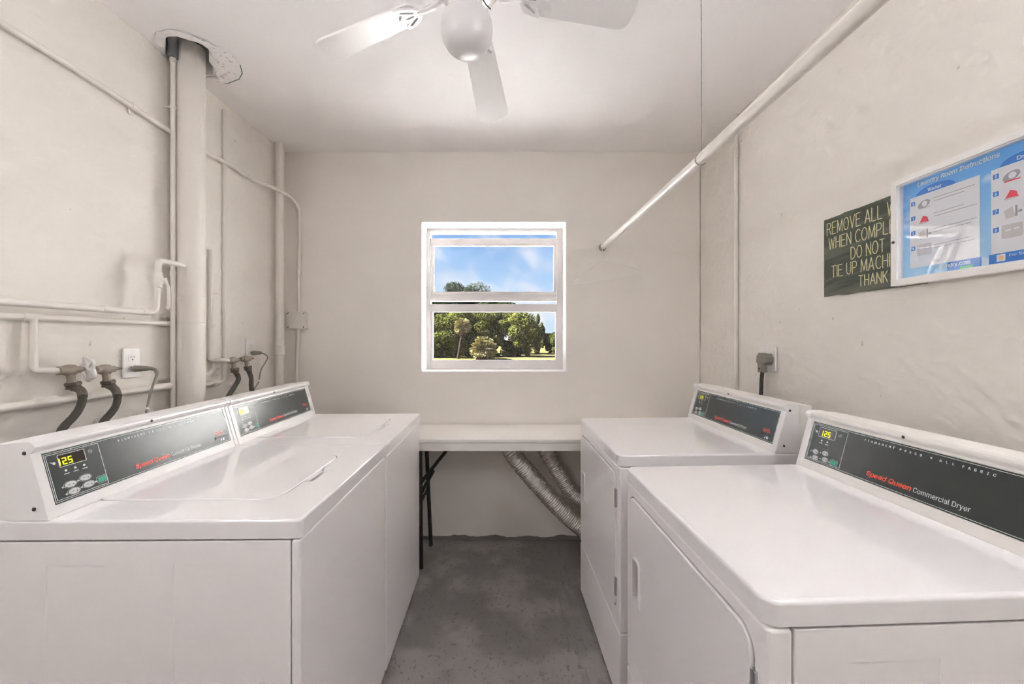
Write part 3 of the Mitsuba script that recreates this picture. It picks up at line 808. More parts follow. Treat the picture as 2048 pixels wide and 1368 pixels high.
def tap(key, p, wheel, s=1.0):
    """Hose tap: body along +y with a bonnet, outlet and coupling nut below, stem and perhaps a hand wheel."""
    p = np.array(p, float)
    part(key, 'body', cat(lathe([(0.0, -0.012), (0.014, -0.012), (0.014, 0.004), (0.017, 0.008), (0.0185, 0.02), (0.017, 0.034), (0.012, 0.038), (0.0, 0.038)], p, (0, 1, 0), 20),
                          lathe([(0.0, 0.0), (0.0115, 0.0), (0.0105, 0.03), (0.013, 0.034), (0.013, 0.04), (0.0, 0.04)], p + (0.0, 0.022, -0.004), (0.05, 0.12, -1), 18)), 'm_brass', 40)
    part(key, 'bonnet', cat(hexnut(p + (0, 0.034, 0), p + (0, 0.052, 0), 0.0125), cyl(p + (0, 0.05, 0), p + (0, 0.062, 0), 0.008, 12)), 'm_brass', 20)
    part(key, 'stem', cyl(p + (0, 0.06, 0), p + (0, 0.082, 0), 0.0042, 10), 'm_brass_dark', 30)
    c = p + np.array([0.003, 0.028, -0.052])
    part(key, 'coupling_nut', lathe([(0.0, 0.0), (0.0185, 0.0), (0.0205, 0.003), (0.0205, 0.010), (0.0165, 0.013), (0.019, 0.016), (0.019, 0.022), (0.0, 0.022)], c + (0, 0.0, 0.012), (0.05, 0.12, -1), 10), 'm_brass_dark', 20)
    if wheel:
        parts = []
        R = 0.038
        a = np.linspace(0, 2 * np.pi, 61)
        rr = R * (1 + 0.14 * np.cos(5 * a))
        n = np.array([0.35, 0.93, 0.1]); n /= np.linalg.norm(n)
        e1 = np.cross([0, 0, 1.0], n); e1 /= np.linalg.norm(e1); e2 = np.cross(n, e1)
        o = p + np.array([0.006, 0.074, 0.0])
        parts.append(tube(o + rr[:, None] * (np.cos(a)[:, None] * e1 + np.sin(a)[:, None] * e2), 0.0048, 10, cap=False))
        for j in range(5):
            b = 2 * np.pi * j / 5
            parts.append(tube([o, o + R * 1.08 * (math.cos(b) * e1 + math.sin(b) * e2)], 0.0036, 8))
        parts.append(lathe([(0, -0.008), (0.009, -0.008), (0.009, 0.008), (0, 0.008)], o, n, 14))
        part(key, 'hand_wheel', cat(*parts), 'm_white_paint', 50, label='white painted five-lobed hand wheel')
    return c


k = thing('hose_tap', 'brass hose tap with white hand wheel on the left wall', 'tap')
tap(k, (-1.44, 1.290, 1.229), True)
k = thing('hose_tap', 'brass hose tap with bare stem left of the outlet on the left wall', 'tap')
tap(k, (-1.44, 1.405, 1.222), False)
part(k, 'tail', cyl((XL, 1.395, 1.222), (-1.44, 1.40, 1.222), 0.010, 12), 'm_pipe')
k = thing('hose_tap', 'left of the two small brass hose taps behind the far washer', 'tap')
tap(k, (-1.44, 2.062, 1.218), False)
k = thing('hose_tap', 'right of the two small brass hose taps behind the far washer', 'tap')
tap(k, (-1.44, 2.166, 1.221), False)
part(k, 'tail', cyl((-1.44, 2.14, 1.221), (-1.44, 2.165, 1.221), 0.011, 12), 'm_brass')

for lab, pts in (('dark rubber hose hanging from the tap with the white hand wheel', [(-1.435, 1.316, 1.172), (-1.415, 1.318, 1.165), (-1.385, 1.298, 1.13), (-1.35, 1.235, 1.085), (-1.31, 1.170, 1.06), (-1.28, 1.13, 0.99), (-1.27, 1.12, 0.9)]),
                 ('dark rubber hose hanging from the tap with the bare stem', [(-1.435, 1.432, 1.165), (-1.42, 1.436, 1.155), (-1.39, 1.42, 1.12), (-1.345, 1.345, 1.075), (-1.30, 1.275, 1.05), (-1.275, 1.24, 0.98), (-1.265, 1.23, 0.9)]),
                 ('dark hose on the left tap behind the far washer', [(-1.435, 2.088, 1.162), (-1.41, 2.075, 1.14), (-1.365, 2.00, 1.11), (-1.325, 1.91, 1.085), (-1.29, 1.83, 1.06), (-1.27, 1.80, 0.9)]),
                 ('dark hose on the right tap behind the far washer', [(-1.435, 2.192, 1.165), (-1.40, 2.16, 1.135), (-1.35, 2.09, 1.105), (-1.31, 2.03, 1.075), (-1.28, 2.0, 1.02), (-1.27, 1.99, 0.9)])):
    k = thing('hose', lab, 'hose')
    c = spline(pts, 60)
    part(k, 'tube', tube(c, 0.0108, 16), 'm_rubber', True)
    part(k, 'ferrule', tube(c[:9] if 'far' not in lab else c[:5], 0.0124, 16), 'm_brass_dark', 40)


# ------------------------------------------------------------------ outlets, plugs, cords
def outlet(key, M, w, h, slots=True, plate='m_white_paint'):
    part(key, 'plate', slab(-w / 2, -h / 2, w / 2, h / 2, 0, 0.007, 0.004, 0.0025), plate, 35, M=M)
    if slots:
        for cy in (0.0195, -0.0195):
            f = part(key, 'receptacle', extrude(Point(0, cy).buffer(0.0168).intersection(sbox(-0.02, cy - 0.0135, 0.02, cy + 0.0135)), 0.0085), plate, 20, M=M)
            for s in (-0.0065, 0.0065):
                part(f, 'slot', extrude(sbox(s - 0.0012, cy, s + 0.0012, cy + 0.008), 0.0088), 'm_dark', False, M=M)
            part(f, 'slot', extrude(Point(0, cy - 0.0065).buffer(0.0026), 0.0088), 'm_dark', False, M=M)


k = thing('wall_outlet', 'cream double outlet on the left wall beside the brass taps', 'outlet')
outlet(k, basis((XL, 1.5865, 1.2355), (0, 1, 0), (0, 0, 1)), 0.073, 0.116)
k = thing('wall_outlet', 'small cream outlet on the left wall above the far taps', 'outlet')
outlet(k, basis((XL, 2.312, 1.270), (0, 1, 0), (0, 0, 1)), 0.073, 0.116)
k = thing('wall_outlet', 'large square white dryer outlet on the right wall', 'outlet')
part(k, 'plate', slab(-0.062, -0.06, 0.062, 0.06, 0, 0.008, 0.004, 0.003), 'm_white_paint', 35, M=basis((XR, 1.950, 1.234), (0, -1, 0), (0, 0, 1)))
part(k, 'receptacle', lathe([(0, 0), (0.029, 0), (0.029, 0.012), (0, 0.012)], (XR, 1.930, 1.232), (-1, 0, 0), 28), 'm_white_paint')

k = thing('power_cord', 'grey plug and cord in the outlet beside the brass taps', 'power cord')
pl = np.array([XL + 0.009, 1.5865, 1.213])
part(k, 'plug', hull(np.vstack([pl + _SPH * 0.013 + (0.010, 0, 0), pl + _SPH * 0.010 + (0.045, 0.012, 0.0)])), 'm_cord_grey', 40)
c = spline([pl + (0.045, 0.010, 0), pl + (0.085, 0.010, -0.012), (-1.39, 1.565, 1.16), (-1.385, 1.538, 1.10), (-1.36, 1.50, 1.05), (-1.30, 1.46, 0.98)], 40)
part(k, 'cord', tube(c, np.r_[np.linspace(0.0075, 0.0042, 12), np.full(28, 0.0042)], 10), 'm_cord_grey', True)
part(k, 'tie', cyl(c[24], c[25], 0.0068, 10), 'm_white_paint')
k = thing('power_cord', 'grey plug and thin looping cord in the outlet above the far taps', 'power cord')
pl = np.array([XL + 0.009, 2.312, 1.249])
part(k, 'plug', hull(np.vstack([pl + _SPH * 0.013 + (0.010, 0, 0), pl + _SPH * 0.010 + (0.045, 0.010, 0.0)])), 'm_cord_grey', 40)
c = spline([pl + (0.045, 0.008, 0), pl + (0.08, 0.014, -0.016), (-1.395, 2.25, 1.165), (-1.375, 2.195, 1.105), (-1.34, 2.10, 1.07), (-1.28, 2.03, 1.0)], 40)
part(k, 'cord', tube(c, 0.0036, 10), 'm_cord_grey', True)
part(k, 'tie', cyl(c[20], c[21], 0.006, 10), 'm_white_paint')
k = thing('power_cord', 'big dark grey dryer plug and flat cord on the right wall', 'power cord')
pc = np.array([1.185, 1.927, 1.232])
oct_ = affinity.rotate(Point(0, 0).buffer(0.034, quad_segs=2), 22.5)
Mx = basis(pc, (0, -1, 0), (0, 0, 1))                        # local z is -x, into the room
part(k, 'plug', cat(tm(extrude(oct_, 0.022), basis(pc + (0.032, 0, 0), (0, -1, 0), (0, 0, 1))), tm(extrude(oct_.buffer(-0.004), 0.034), basis(pc + (0.056, 0, 0), (0, -1, 0), (0, 0, 1))),
                    rbox(pc + (0.006, -0.018, -0.062), pc + (0.034, 0.018, -0.02), 0.004)), 'm_cord_grey', 25)
part(k, 'clamp_screw', cyl(pc + (0.0045, 0, -0.045), pc + (0.008, 0, -0.045), 0.004, 10), 'm_dark')
for dx in (-0.0075, 0, 0.0075):
    c = spline([pc + (0.02, dx * 0.9, -0.06), pc + (0.018, dx + 0.003, -0.10), pc + (0.014, dx, -0.15), pc + (0.012, dx - 0.002, -0.3)], 20)
    part(k, 'cord', tube(c, 0.0046, 10), 'm_rubber', True)

# conduit on the right wall
k = thing('electrical_conduit', 'cream conduit running down the right wall to the dryers', 'conduit')
rx = XR - 0.012
part(k, 'tube', cat(cyl((rx, 2.215, 0.4), (rx, 2.215, 2.40), 0.0115, 14)), 'm_pipe', 40)
part(k, 'connector', cat(*[cyl((rx, 2.215, 2.33 + 0.014 * i), (rx, 2.215, 2.340 + 0.014 * i), 0.0155 - 0.001 * (i % 2), 12) for i in range(5)]), 'm_pipe', 40)
part(k, 'upper_tube', cyl((rx + 0.004, 2.215, 2.40), (rx + 0.004, 2.215, ZC), 0.010, 14), 'm_pipe', 40)

# ------------------------------------------------------------------ clothes rod, wire, hanger
rz = 1.934
k = thing('clothes_rod', 'long cream clothes rod hung below the ceiling on the right, fixed to the back wall', 'rod')
ring_p = np.array([0.637, 1.348, rz])
far_p, near_p = np.array([0.604, YB, rz]), np.array([0.672, -0.9, rz])
part(k, 'inner_tube', cyl(far_p, ring_p, 0.0165, 24), 'm_white_paint', 40)
part(k, 'outer_tube', lathe([(0.0165, 0), (0.0178, 0.0), (0.0178, np.linalg.norm(near_p - ring_p)), (0, np.linalg.norm(near_p - ring_p))], ring_p, near_p - ring_p, 24), 'm_pipe', 40)
part(k, 'flange', lathe([(0, 0), (0.024, 0), (0.024, 0.006), (0.019, 0.012), (0.019, 0.022), (0.0165, 0.024)], far_p, (0, -1, 0), 24), 'm_brass', 40)
w = ring_p + (0.0, 0.003, 0)
part(k, 'wire_loop', tube(np.array([w + 0.0188 * np.array([math.cos(a), 0, math.sin(a)]) for a in np.linspace(0, 2 * np.pi, 33)]), 0.0012, 8, cap=False), 'm_cord_grey', True, label='thin dark wire loop')
part(k, 'hanging_wire', cyl(w + (0.004, 0, 0.018), (w[0] + 0.002, w[1], ZC), 0.0011, 8), 'm_cord_grey', True, label='thin dark wire up to the ceiling')
k = thing('wire_hanger', 'white wire clothes hanger hooked on the far end of the rod', 'hanger')
hy = 2.60
H = lambda px, py, y=hy: on_plane(px, py, y=y)
hk = far_p + (0, hy - YB, 0)
hook = [hk + 0.0195 * np.array([math.cos(a), 0, math.sin(a)]) for a in np.linspace(math.radians(-20), math.radians(205), 16)]
neck = H(1206, 520)
hookp = np.vstack([hook, [hk + (-0.012, 0, -0.03)], [H(1204, 512)], [neck]])
tri_p = fillet([neck, H(1196, 524), H(1143, 563, 2.58), H(1141, 570, 2.58), H(1145, 570, 2.58), H(1284, 550, 2.62), H(1285, 546, 2.62), H(1281, 540, 2.62), H(1224, 522), neck], 0.012, 4)
part(k, 'hook', tube(hookp, 0.0019, 8), 'm_white_paint', True)
part(k, 'shoulders', tube(tri_p, 0.0019, 8), 'm_white_paint', True)

# ------------------------------------------------------------------ ceiling fan
fan = thing('ceiling_fan', 'white five-blade ceiling fan with an unlit opal globe', 'ceiling fan')
fc = np.array([-0.135, 1.23, 0.0]); zb = 2.398
part(fan, 'canopy', lathe([(0, ZC), (0.085, ZC), (0.085, ZC - 0.02), (0.06, ZC - 0.045), (0.055, zb + 0.075)], fc, n=36), 'm_fan_white', 40)
part(fan, 'motor_housing', lathe([(0.0, zb + 0.085), (0.06, zb + 0.085), (0.098, zb + 0.07), (0.105, zb + 0.05), (0.105, zb + 0.015), (0.095, zb), (0.07, zb - 0.012), (0.0, zb - 0.012)], fc, n=40), 'm_fan_white', 40)
part(fan, 'fitter', lathe([(0.0, zb - 0.01), (0.048, zb - 0.01), (0.048, zb - 0.03), (0.039, zb - 0.036), (0.039, zb - 0.062), (0.0, zb - 0.062)], fc, n=36), 'm_fan_white', 40)
gp = [(0.037, 2.352), (0.040, 2.343), (0.052, 2.330), (0.066, 2.315), (0.0755, 2.297), (0.0795, 2.277), (0.0785, 2.255), (0.0745, 2.235), (0.068, 2.216), (0.058, 2.200), (0.044, 2.187), (0.028, 2.179), (0.012, 2.1755), (0.0, 2.175)]
gp = np.array(gp); gp[:, 1] = 2.197 + (gp[:, 1] - 2.175) * 0.87
from scipy.interpolate import CubicSpline
gs = np.r_[0, np.cumsum(np.linalg.norm(np.diff(gp, axis=0), axis=1))]
gp = CubicSpline(gs, gp)(np.linspace(0, gs[-1], 36)); gp[:, 0] = np.maximum(gp[:, 0], 0)
part(fan, 'globe', lathe(gp, fc, n=56), 'm_opal', True, label='unlit opal glass globe')
part(fan, 'pull_wire', tube(fc + np.array([(0.045, -0.01, zb - 0.02), (0.052, -0.015, zb - 0.045), (0.060, -0.02, zb - 0.062), (0.074, -0.02, zb - 0.075)]), 0.0016, 6), 'm_dark', True, label='short dark wire')
R0, R1, HW = 0.185, 0.535, 0.062
out = [(R0, -0.050), (R0 - 0.012, -0.035), (R0 - 0.012, 0.035), (R0, 0.050), (R1 - 0.032, HW + 0.004), (R1 - 0.012, HW - 0.004), (R1, HW - 0.022), (R1 + 0.003, 0), (R1, -HW + 0.022), (R1 - 0.012, -HW + 0.004), (R1 - 0.032, -HW - 0.004)]
bp = Polygon(out).buffer(-0.008, join_style=1).buffer(0.008, quad_segs=5)
for ang, droop in ((7.0, 1.3), (83.1, 12.6), (163.0, 9.0), (229.0, 3.0), (299.0, 2.0)):
    a, d = math.radians(ang), math.radians(droop)
    e1 = np.array([math.cos(a) * math.cos(d), math.sin(a) * math.cos(d), -math.sin(d)])
    e2 = np.array([-math.sin(a), math.cos(a), 0.0])
    e3 = np.cross(e1, e2)
    pit = math.radians(-13)
    f2 = e2 * math.cos(pit) + e3 * math.sin(pit)
    root = fc + np.array([0, 0, zb])
    M = basis(root, e1, f2)
    b = part(fan, 'blade', extrude(bp, 0.006), 'm_fan_white', 20, M=M)
    iron = [tm(tube(fillet([(0.085, 0, 0.004), (0.115, 0.006, -0.012), (0.145, -0.004, -0.006), (0.172, 0, -0.004)], 0.02), 0.011, 12, squash=(1.25, 0.6)), M)]
    plate = Polygon([(0.165, -0.012), (0.18, -0.030), (0.205, -0.046), (0.232, -0.050), (0.226, -0.036), (0.214, -0.022), (0.222, -0.012), (0.236, 0.0), (0.222, 0.012), (0.214, 0.022), (0.226, 0.036), (0.232, 0.050), (0.205, 0.046), (0.18, 0.030), (0.165, 0.012)]).buffer(0.003)
    slots = unary_union([LineString([(0.185, 0.016), (0.215, 0.036)]).buffer(0.0045), LineString([(0.185, -0.016), (0.215, -0.036)]).buffer(0.0045), LineString([(0.19, 0), (0.212, 0)]).buffer(0.004)])
    pm = extrude(plate.difference(slots), 0.007); pm.apply_translation((0, 0, -0.0075))
    iron.append(tm(pm, M))
    part(fan, 'blade_iron', cat(*iron), 'm_fan_white', 30)

# ------------------------------------------------------------------ engraved sign (single-stroke capitals)
STROKES = {
    'R': [[(0, 0), (0, 1), (.42, 1), (.58, .9), (.62, .76), (.56, .6), (.42, .52), (0, .52)], [(.36, .52), (.64, 0)]],
    'E': [[(.6, 1), (0, 1), (0, 0), (.62, 0)], [(0, .53), (.5, .53)]],
    'M': [[(0, 0), (.04, 1), (.4, .1), (.76, 1), (.8, 0)]],
    'O': [[(.37 + .37 * math.cos(a), .5 + .5 * math.sin(a)) for a in np.linspace(0, 2 * np.pi, 25)]],
    'V': [[(0, 1), (.34, 0), (.68, 1)]], 'A': [[(0, 0), (.35, 1), (.7, 0)], [(.11, .32), (.59, .32)]],
    'L': [[(0, 1), (0, 0), (.55, 0)]], 'W': [[(0, 1), (.22, 0), (.46, .9), (.7, 0), (.92, 1)]],
    'H': [[(0, 0), (0, 1)], [(.62, 0), (.62, 1)], [(0, .52), (.62, .52)]], 'N': [[(0, 0), (0, 1), (.62, 0), (.62, 1)]],
    'C': [[(.40 + .38 * math.cos(a), .5 + .5 * math.sin(a)) for a in np.linspace(math.radians(48), math.radians(312), 19)]],
    'P': [[(0, 0), (0, 1), (.42, 1), (.58, .88), (.6, .72), (.54, .56), (.4, .47), (0, .47)]],
    'T': [[(0, 1), (.66, 1)], [(.33, 1), (.33, 0)]], 'D': [[(0, 0), (0, 1), (.3, 1), (.52, .88), (.64, .66), (.66, .5), (.64, .34), (.52, .12), (.3, 0), (0, 0)]],
    'I': [[(0, 0), (0, 1)]], 'U': [[(0, 1), (0, .28), (.1, .08), (.31, 0), (.52, .08), (.62, .28), (.62, 1)]],
    'K': [[(0, 0), (0, 1)], [(.6, 1), (0, .42)], [(.2, .6), (.62, 0)]]}
MR = lambda y, x=XR: basis((x, y, 0), (0, -1, 0), (0, 0, 1))      # on the right wall: x runs to the viewer's right, y is height, z into the room
k = thing('engraved_sign', 'dark green sign with cream letters beginning REMOVE ALL, partly behind the framed poster', 'sign')
SY0, SZ0, SZ1, SWD = 1.600, 1.497, 1.8015, 0.395
rag = [(0, SZ0), (0.06, SZ0 + 0.002), (0.10, SZ0 - 0.002), (0.15, SZ0 + 0.001), (0.22, SZ0), (SWD, SZ0), (SWD, SZ1), (0.16, SZ1 - 0.001), (0.10, SZ1 + 0.002), (0.08, SZ1 - 0.001), (0, SZ1)]
part(k, 'board', extrude(Polygon(rag), 0.004), 'm_sign', False, M=MR(SY0))


def sy(px):
    return SY0 - 1.246 * FOCAL / (px - 1022)


for txt, x0, x1, zt, zb_ in (('REMOVE ALL', 1654.5, 1764, 1.7825, 1.7365), ('WHEN COMPLET', 1658, 1806, 1.723, 1.679), ('DO NOT', 1702, 1769.5, 1.6655, 1.6225), ('TIE UP MACHIN', 1663.5, 1794, 1.612, 1.569), ('THANK', 1717.5, 1775.5, 1.5565, 1.5195)):
    a, b = sy(x0), sy(x1)
    adv, xs = 0.0, []
    for ch in txt:
        if ch == ' ':
            adv += 0.42; continue
        wch = max(p[0] for st in STROKES[ch] for p in st)
        xs.append((ch, adv)); adv += wch + 0.24
    adv -= 0.24
    sc = (b - a) / adv
    h = zt - zb_
    for ch, x in xs:
        ln = unary_union([LineString([(a + (x + p[0]) * sc, zb_ + p[1] * h) for p in st]).buffer(0.0014, quad_segs=3) for st in STROKES[ch]])
        part(k, 'letter', extrude(ln, 0.0006), 'm_sign_letter', False, M=MR(SY0, XR - 0.004))
ln = unary_union([LineString([(sy(1775) + p[0] * 0.03, 1.7365 + p[1] * 0.046) for p in st]).buffer(0.0014) for st in STROKES['W']])
part(k, 'letter', extrude(ln, 0.0006), 'm_sign_letter', False, M=MR(SY0, XR - 0.004))

# ------------------------------------------------------------------ framed laundry instructions
k = thing('framed_poster', 'blue laundry instructions poster in a white frame on the right wall', 'poster')
QY0, QW, QZ0, QZ1, QX = 1.291, 0.484, 1.499, 1.833, XR - 0.030
fo = sbox(0, QZ0, QW, QZ1).difference(sbox(0.018, QZ0 + 0.018, QW - 0.018, QZ1 - 0.018))
part(k, 'frame', extrude(fo, 0.026), 'm_white_paint', False, M=MR(QY0, XR - 0.0045))
fi = sbox(0.0165, QZ0 + 0.0165, QW - 0.0165, QZ1 - 0.0165).difference(sbox(0.0215, QZ0 + 0.0215, QW - 0.0215, QZ1 - 0.0215))
part(k, 'frame_lip', extrude(fi, 0.019), 'm_plastic_white', False, M=MR(QY0, XR - 0.0045))
part(k, 'latch', lathe([(0, 0), (0.0045, 0), (0.004, 0.003), (0, 0.004)], (QX - 0.0005, QY0 - 0.009, 1.638), (-1, 0, 0), 14), 'm_screw')
sheet = part(k, 'sheet', extrude(sbox(0.012, QZ0 + 0.012, QW - 0.012, QZ1 - 0.012), 0.006), 'm_poster', False, M=MR(QY0, XR - 0.0045), label='blue printed sheet with sky and clouds')
QS = XR - 0.0106


def pr(name, shape, m, lift=0, **kw):
    q = shape if isinstance(shape, trimesh.Trimesh) else extrude(shape, 0.0003)
    return part(sheet, name, q, m, False, M=MR(QY0, QS - 0.0003 * lift), **kw)


def ptext(txt, s0, s1, z, h, m, bold=False, lift=2, italic=0.0):
    q = text_mesh(txt, h, 0.0003, bold)
    q.vertices[:, 0] = (q.vertices[:, 0] - q.bounds[0][0]) * ((s1 - s0) / (q.bounds[1][0] - q.bounds[0][0]))
    q.vertices[:, 0] += q.vertices[:, 1] * italic
    q.apply_translation((s0, z, 0))
    return pr('lettering', q, m, lift)


ptext('Laundry Room Instructions', 0.066, 0.272, 1.7935, 0.0125, 'm_print_white', True, 2, 0.12)
for c0, c1, head in ((0.043, 0.229, 'Washer'), (0.254, 0.440, 'Dryer')):
    pr('column', sbox(c0, 1.548, c1, 1.7645), 'm_print_white', 1)
    arc = affinity.scale(Point((c0 + c1) / 2 - 0.02, 1.7645).buffer(0.055, quad_segs=12), 1.0, 0.40).intersection(sbox(0, 1.7645, 1, 2))
    pr('heading_arch', arc, 'm_print_blue', 1)
    ptext(head, (c0 + c1) / 2 - 0.04, (c0 + c1) / 2 - 0.002, 1.769, 0.009, 'm_print_white', True)
    n = 0
    for i, zc in enumerate((1.735, 1.6905, 1.645, 1.598)):
        pr('step_number', sbox(c0 + 0.004, zc + 0.004, c0 + 0.0165, zc + 0.0165), 'm_print_blue', 2)
        ptext(str(i + 1 if head == 'Washer' else i + 5), c0 + 0.0085, c0 + 0.0125, zc + 0.0065, 0.0075, 'm_print_white', True, 3)
        pic = round_rect(c0 + 0.022, zc - 0.016, c0 + 0.064, zc + 0.018, 0.004)
        if i == 3:
            pr('picture', pic, 'm_print_light', 2)
            pr('picture_detail', sbox(c0 + 0.030, zc + 0.002, c0 + 0.042, zc + 0.006).union(sbox(c0 + 0.047, zc + 0.003, c0 + 0.058, zc + 0.007)), 'm_print_white', 3)
        elif i == 0:
            pr('picture', affinity.rotate(affinity.scale(Point(c0 + 0.042, zc).buffer(0.014), 1.3, 0.8), 20).difference(Point(c0 + 0.044, zc + 0.001).buffer(0.008)), 'm_print_grey', 2)
            pr('picture_detail', sbox(c0 + 0.028, zc - 0.013, c0 + 0.060, zc - 0.010), 'm_print_red' if head == 'Dryer' else 'm_print_light', 3)
        elif i == 1:
            pr('picture', Polygon([(c0 + 0.030, zc - 0.008), (c0 + 0.040, zc + 0.010), (c0 + 0.052, zc + 0.004), (c0 + 0.056, zc - 0.010)]), 'm_print_red', 2)
            pr('picture_detail', affinity.scale(Point(c0 + 0.042, zc - 0.010).buffer(0.013), 1.2, 0.3), 'm_print_light', 1.5)
        else:
            pr('picture', Polygon([(c0 + 0.026, zc + 0.006), (c0 + 0.044, zc + 0.014), (c0 + 0.050, zc - 0.012), (c0 + 0.032, zc - 0.014)]), 'm_print_light', 2)
            pr('picture_detail', sbox(c0 + 0.050, zc - 0.012, c0 + 0.054, zc + 0.014).union(sbox(c0 + 0.056, zc - 0.004, c0 + 0.063, zc + 0.001)), 'm_print_grey', 3)
        for j in range(2):
            ww = (0.105, 0.08, 0.11, 0.095)[(i + j) % 4]
            pr('text_line', sbox(c0 + 0.070, zc + 0.008 - 0.009 * j, c0 + 0.070 + ww, zc + 0.0094 - 0.009 * j), 'm_print_grey', 2)
pr('footer', sbox(0.150, 1.5235, 0.232, 1.5475), 'm_print_blue', 1)
pr('footer', sbox(0.249, 1.5235, 0.455, 1.5475), 'm_print_blue', 1)
ptext('laundry.com', 0.128, 0.207, 1.5345, 0.0105, 'm_print_white', True, 2)
pr('badge', round_rect(0.182, 1.5235, 0.214, 1.5305, 0.002), 'm_print_green', 2)
pr('badge', sbox(0.266, 1.527, 0.284, 1.545), 'm_print_white', 2)
pr('badge', Point(0.275, 1.536).buffer(0.0055), 'm_print_orange', 3)
ptext('For Service Call', 0.292, 0.37, 1.5365, 0.0065, 'm_print_white', False, 2)
# slightly wavy plastic sheet in front of the print
nx, nz_ = 40, 28
ga, gb = np.meshgrid(np.linspace(0.016, QW - 0.016, nx), np.linspace(QZ0 + 0.016, QZ1 - 0.016, nz_), indexing='ij')
bul = 0.0022 * np.sin(np.pi * (ga - 0.016) / (QW - 0.032)) ** 1.0 * np.cos((gb - 1.60) * 14.0) + 0.0004 * np.sin(ga * 21 + gb * 13)
gv = np.column_stack([ga.ravel(), gb.ravel(), (0.0128 + bul).ravel()])
gi = np.arange(nx * nz_).reshape(nx, nz_)
gf = np.array([[gi[i, j], gi[i + 1, j], gi[i + 1, j + 1]] for i in range(nx - 1) for j in range(nz_ - 1)] + [[gi[i, j], gi[i + 1, j + 1], gi[i, j + 1]] for i in range(nx - 1) for j in range(nz_ - 1)])
part(k, 'glazing', trimesh.Trimesh(gv, gf, process=False), 'm_glass', True, M=MR(QY0, XR - 0.0045), label='clear slightly wavy glazing')

# ------------------------------------------------------------------ outside: added bounce ground and wall, lawn, trees, palms
GZ = -0.15
struct('paving', bx((-14, YB + 0.24, GZ - 0.2), (14, 10.5, GZ)), 'm_paving', 'unseen pale ground added below the window to bounce sunlight inside', category='paving')  # added below the sill, out of view, as a sunlight reflector
struct('lawn', bx((-160, 10.5, GZ - 0.25), (160, 320, GZ - 0.01)), 'm_lawn', 'sunlit tan and green lawn beyond the window', category='lawn')


struct('bounce_wall', bx((2.35, YB + 0.24, GZ), (2.6, 10.0, 4.6)), 'm_outer_wall', 'unseen pale wall added beside the window to bounce sunlight inside', category='wall')  # added out of view to reflect sun sideways through the window
struct('outer_roof', bx((XL - 0.3, YF - 0.3, ZC + 0.3), (XR + 0.3, YB + 0.26, ZC + 0.45)), 'm_outer_wall', 'flat roof over the laundry room', category='roof')


def leaves(n, centre, radii, size, cols, shell=0.55, seed=1, lumps=14, up=0.3, cut=None):
    """A crown of n bent leaves gathered in lumps on an ellipsoid."""
    n, size, lumps = int(n * 2.4), size * 0.56, int(lumps * 1.7)
    r = np.random.default_rng(seed)
    c, rad = np.asarray(centre, float), np.asarray(radii, float)
    d = r.normal(size=(lumps, 3)); d /= np.linalg.norm(d, axis=1, keepdims=True)
    lc = d * (shell + (1 - shell) * r.random((lumps, 1)) * 0.6)
    lr = 0.17 + 0.17 * r.random(lumps)
    which = r.integers(0, lumps, n)
    q = r.normal(size=(n, 3)); q /= np.linalg.norm(q, axis=1, keepdims=True)
    p = lc[which] + q * (lr[which] * (0.6 + 0.45 * r.random(n)))[:, None]
    nn = q * 0.9 + r.normal(size=(n, 3)) * 0.5 + np.array([0, 0, up])
    p = c + p * rad
    keep = p[:, 2] > GZ + 0.05
    p, nn, which = p[keep], nn[keep], which[keep]
    n = len(p)
    nn /= np.linalg.norm(nn, axis=1, keepdims=True)
    a = np.cross(nn, r.normal(size=(n, 3))); a /= np.linalg.norm(a, axis=1, keepdims=True)
    b = np.cross(nn, a)
    s = size * (0.6 + 0.8 * r.random(n))[:, None]
    v = np.stack([p - a * s, p + b * s * 0.42 - nn * s * 0.1, p + a * s, p - b * s * 0.42 - nn * s * 0.1], 1).reshape(-1, 3)
    i = np.arange(n) * 4
    f = np.vstack([np.stack([i, i + 1, i + 2], 1), np.stack([i, i + 2, i + 3], 1)])
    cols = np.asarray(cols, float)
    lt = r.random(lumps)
    k_ = np.clip(lt[which] * 0.75 + r.random(n) * 0.35, 0, 0.999)  # light and dark per lump: depth shading painted into the leaf colour
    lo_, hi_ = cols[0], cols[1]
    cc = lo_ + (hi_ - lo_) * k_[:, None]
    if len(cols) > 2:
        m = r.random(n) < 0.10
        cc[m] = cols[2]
    return trimesh.Trimesh(v, f, process=False), np.repeat(cc, 4, axis=0)


def tree(name, label, cat_, base, crowns, size, cols, trunk=0.2, seed=1, group=None):
    k = thing(name, label, cat_, group)
    ms, cs_ = [], []
    for j, (n, c, rad, lumps) in enumerate(crowns):
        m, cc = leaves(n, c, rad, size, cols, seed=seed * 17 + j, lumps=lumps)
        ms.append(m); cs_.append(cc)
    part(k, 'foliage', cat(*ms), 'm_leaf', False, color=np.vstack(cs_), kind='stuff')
    top = np.asarray(crowns[0][1], float)
    b = np.array([base[0], base[1], GZ - 0.05])
    tr = [tube(spline([b, b + (top - b) * 0.4 + (trunk * 0.6, 0, 0), top], 12), np.linspace(trunk, trunk * 0.35, 12), 10)]
    for j in range(4):
        e = top + np.array([math.cos(j * 1.6), math.sin(j * 1.6), 0.3]) * np.asarray(crowns[0][2]) * 0.5
        tr.append(tube([b + (top - b) * 0.55, e], [trunk * 0.4, trunk * 0.12], 7))
    part(k, 'trunk', cat(*tr), 'm_bark', 40)
    return k


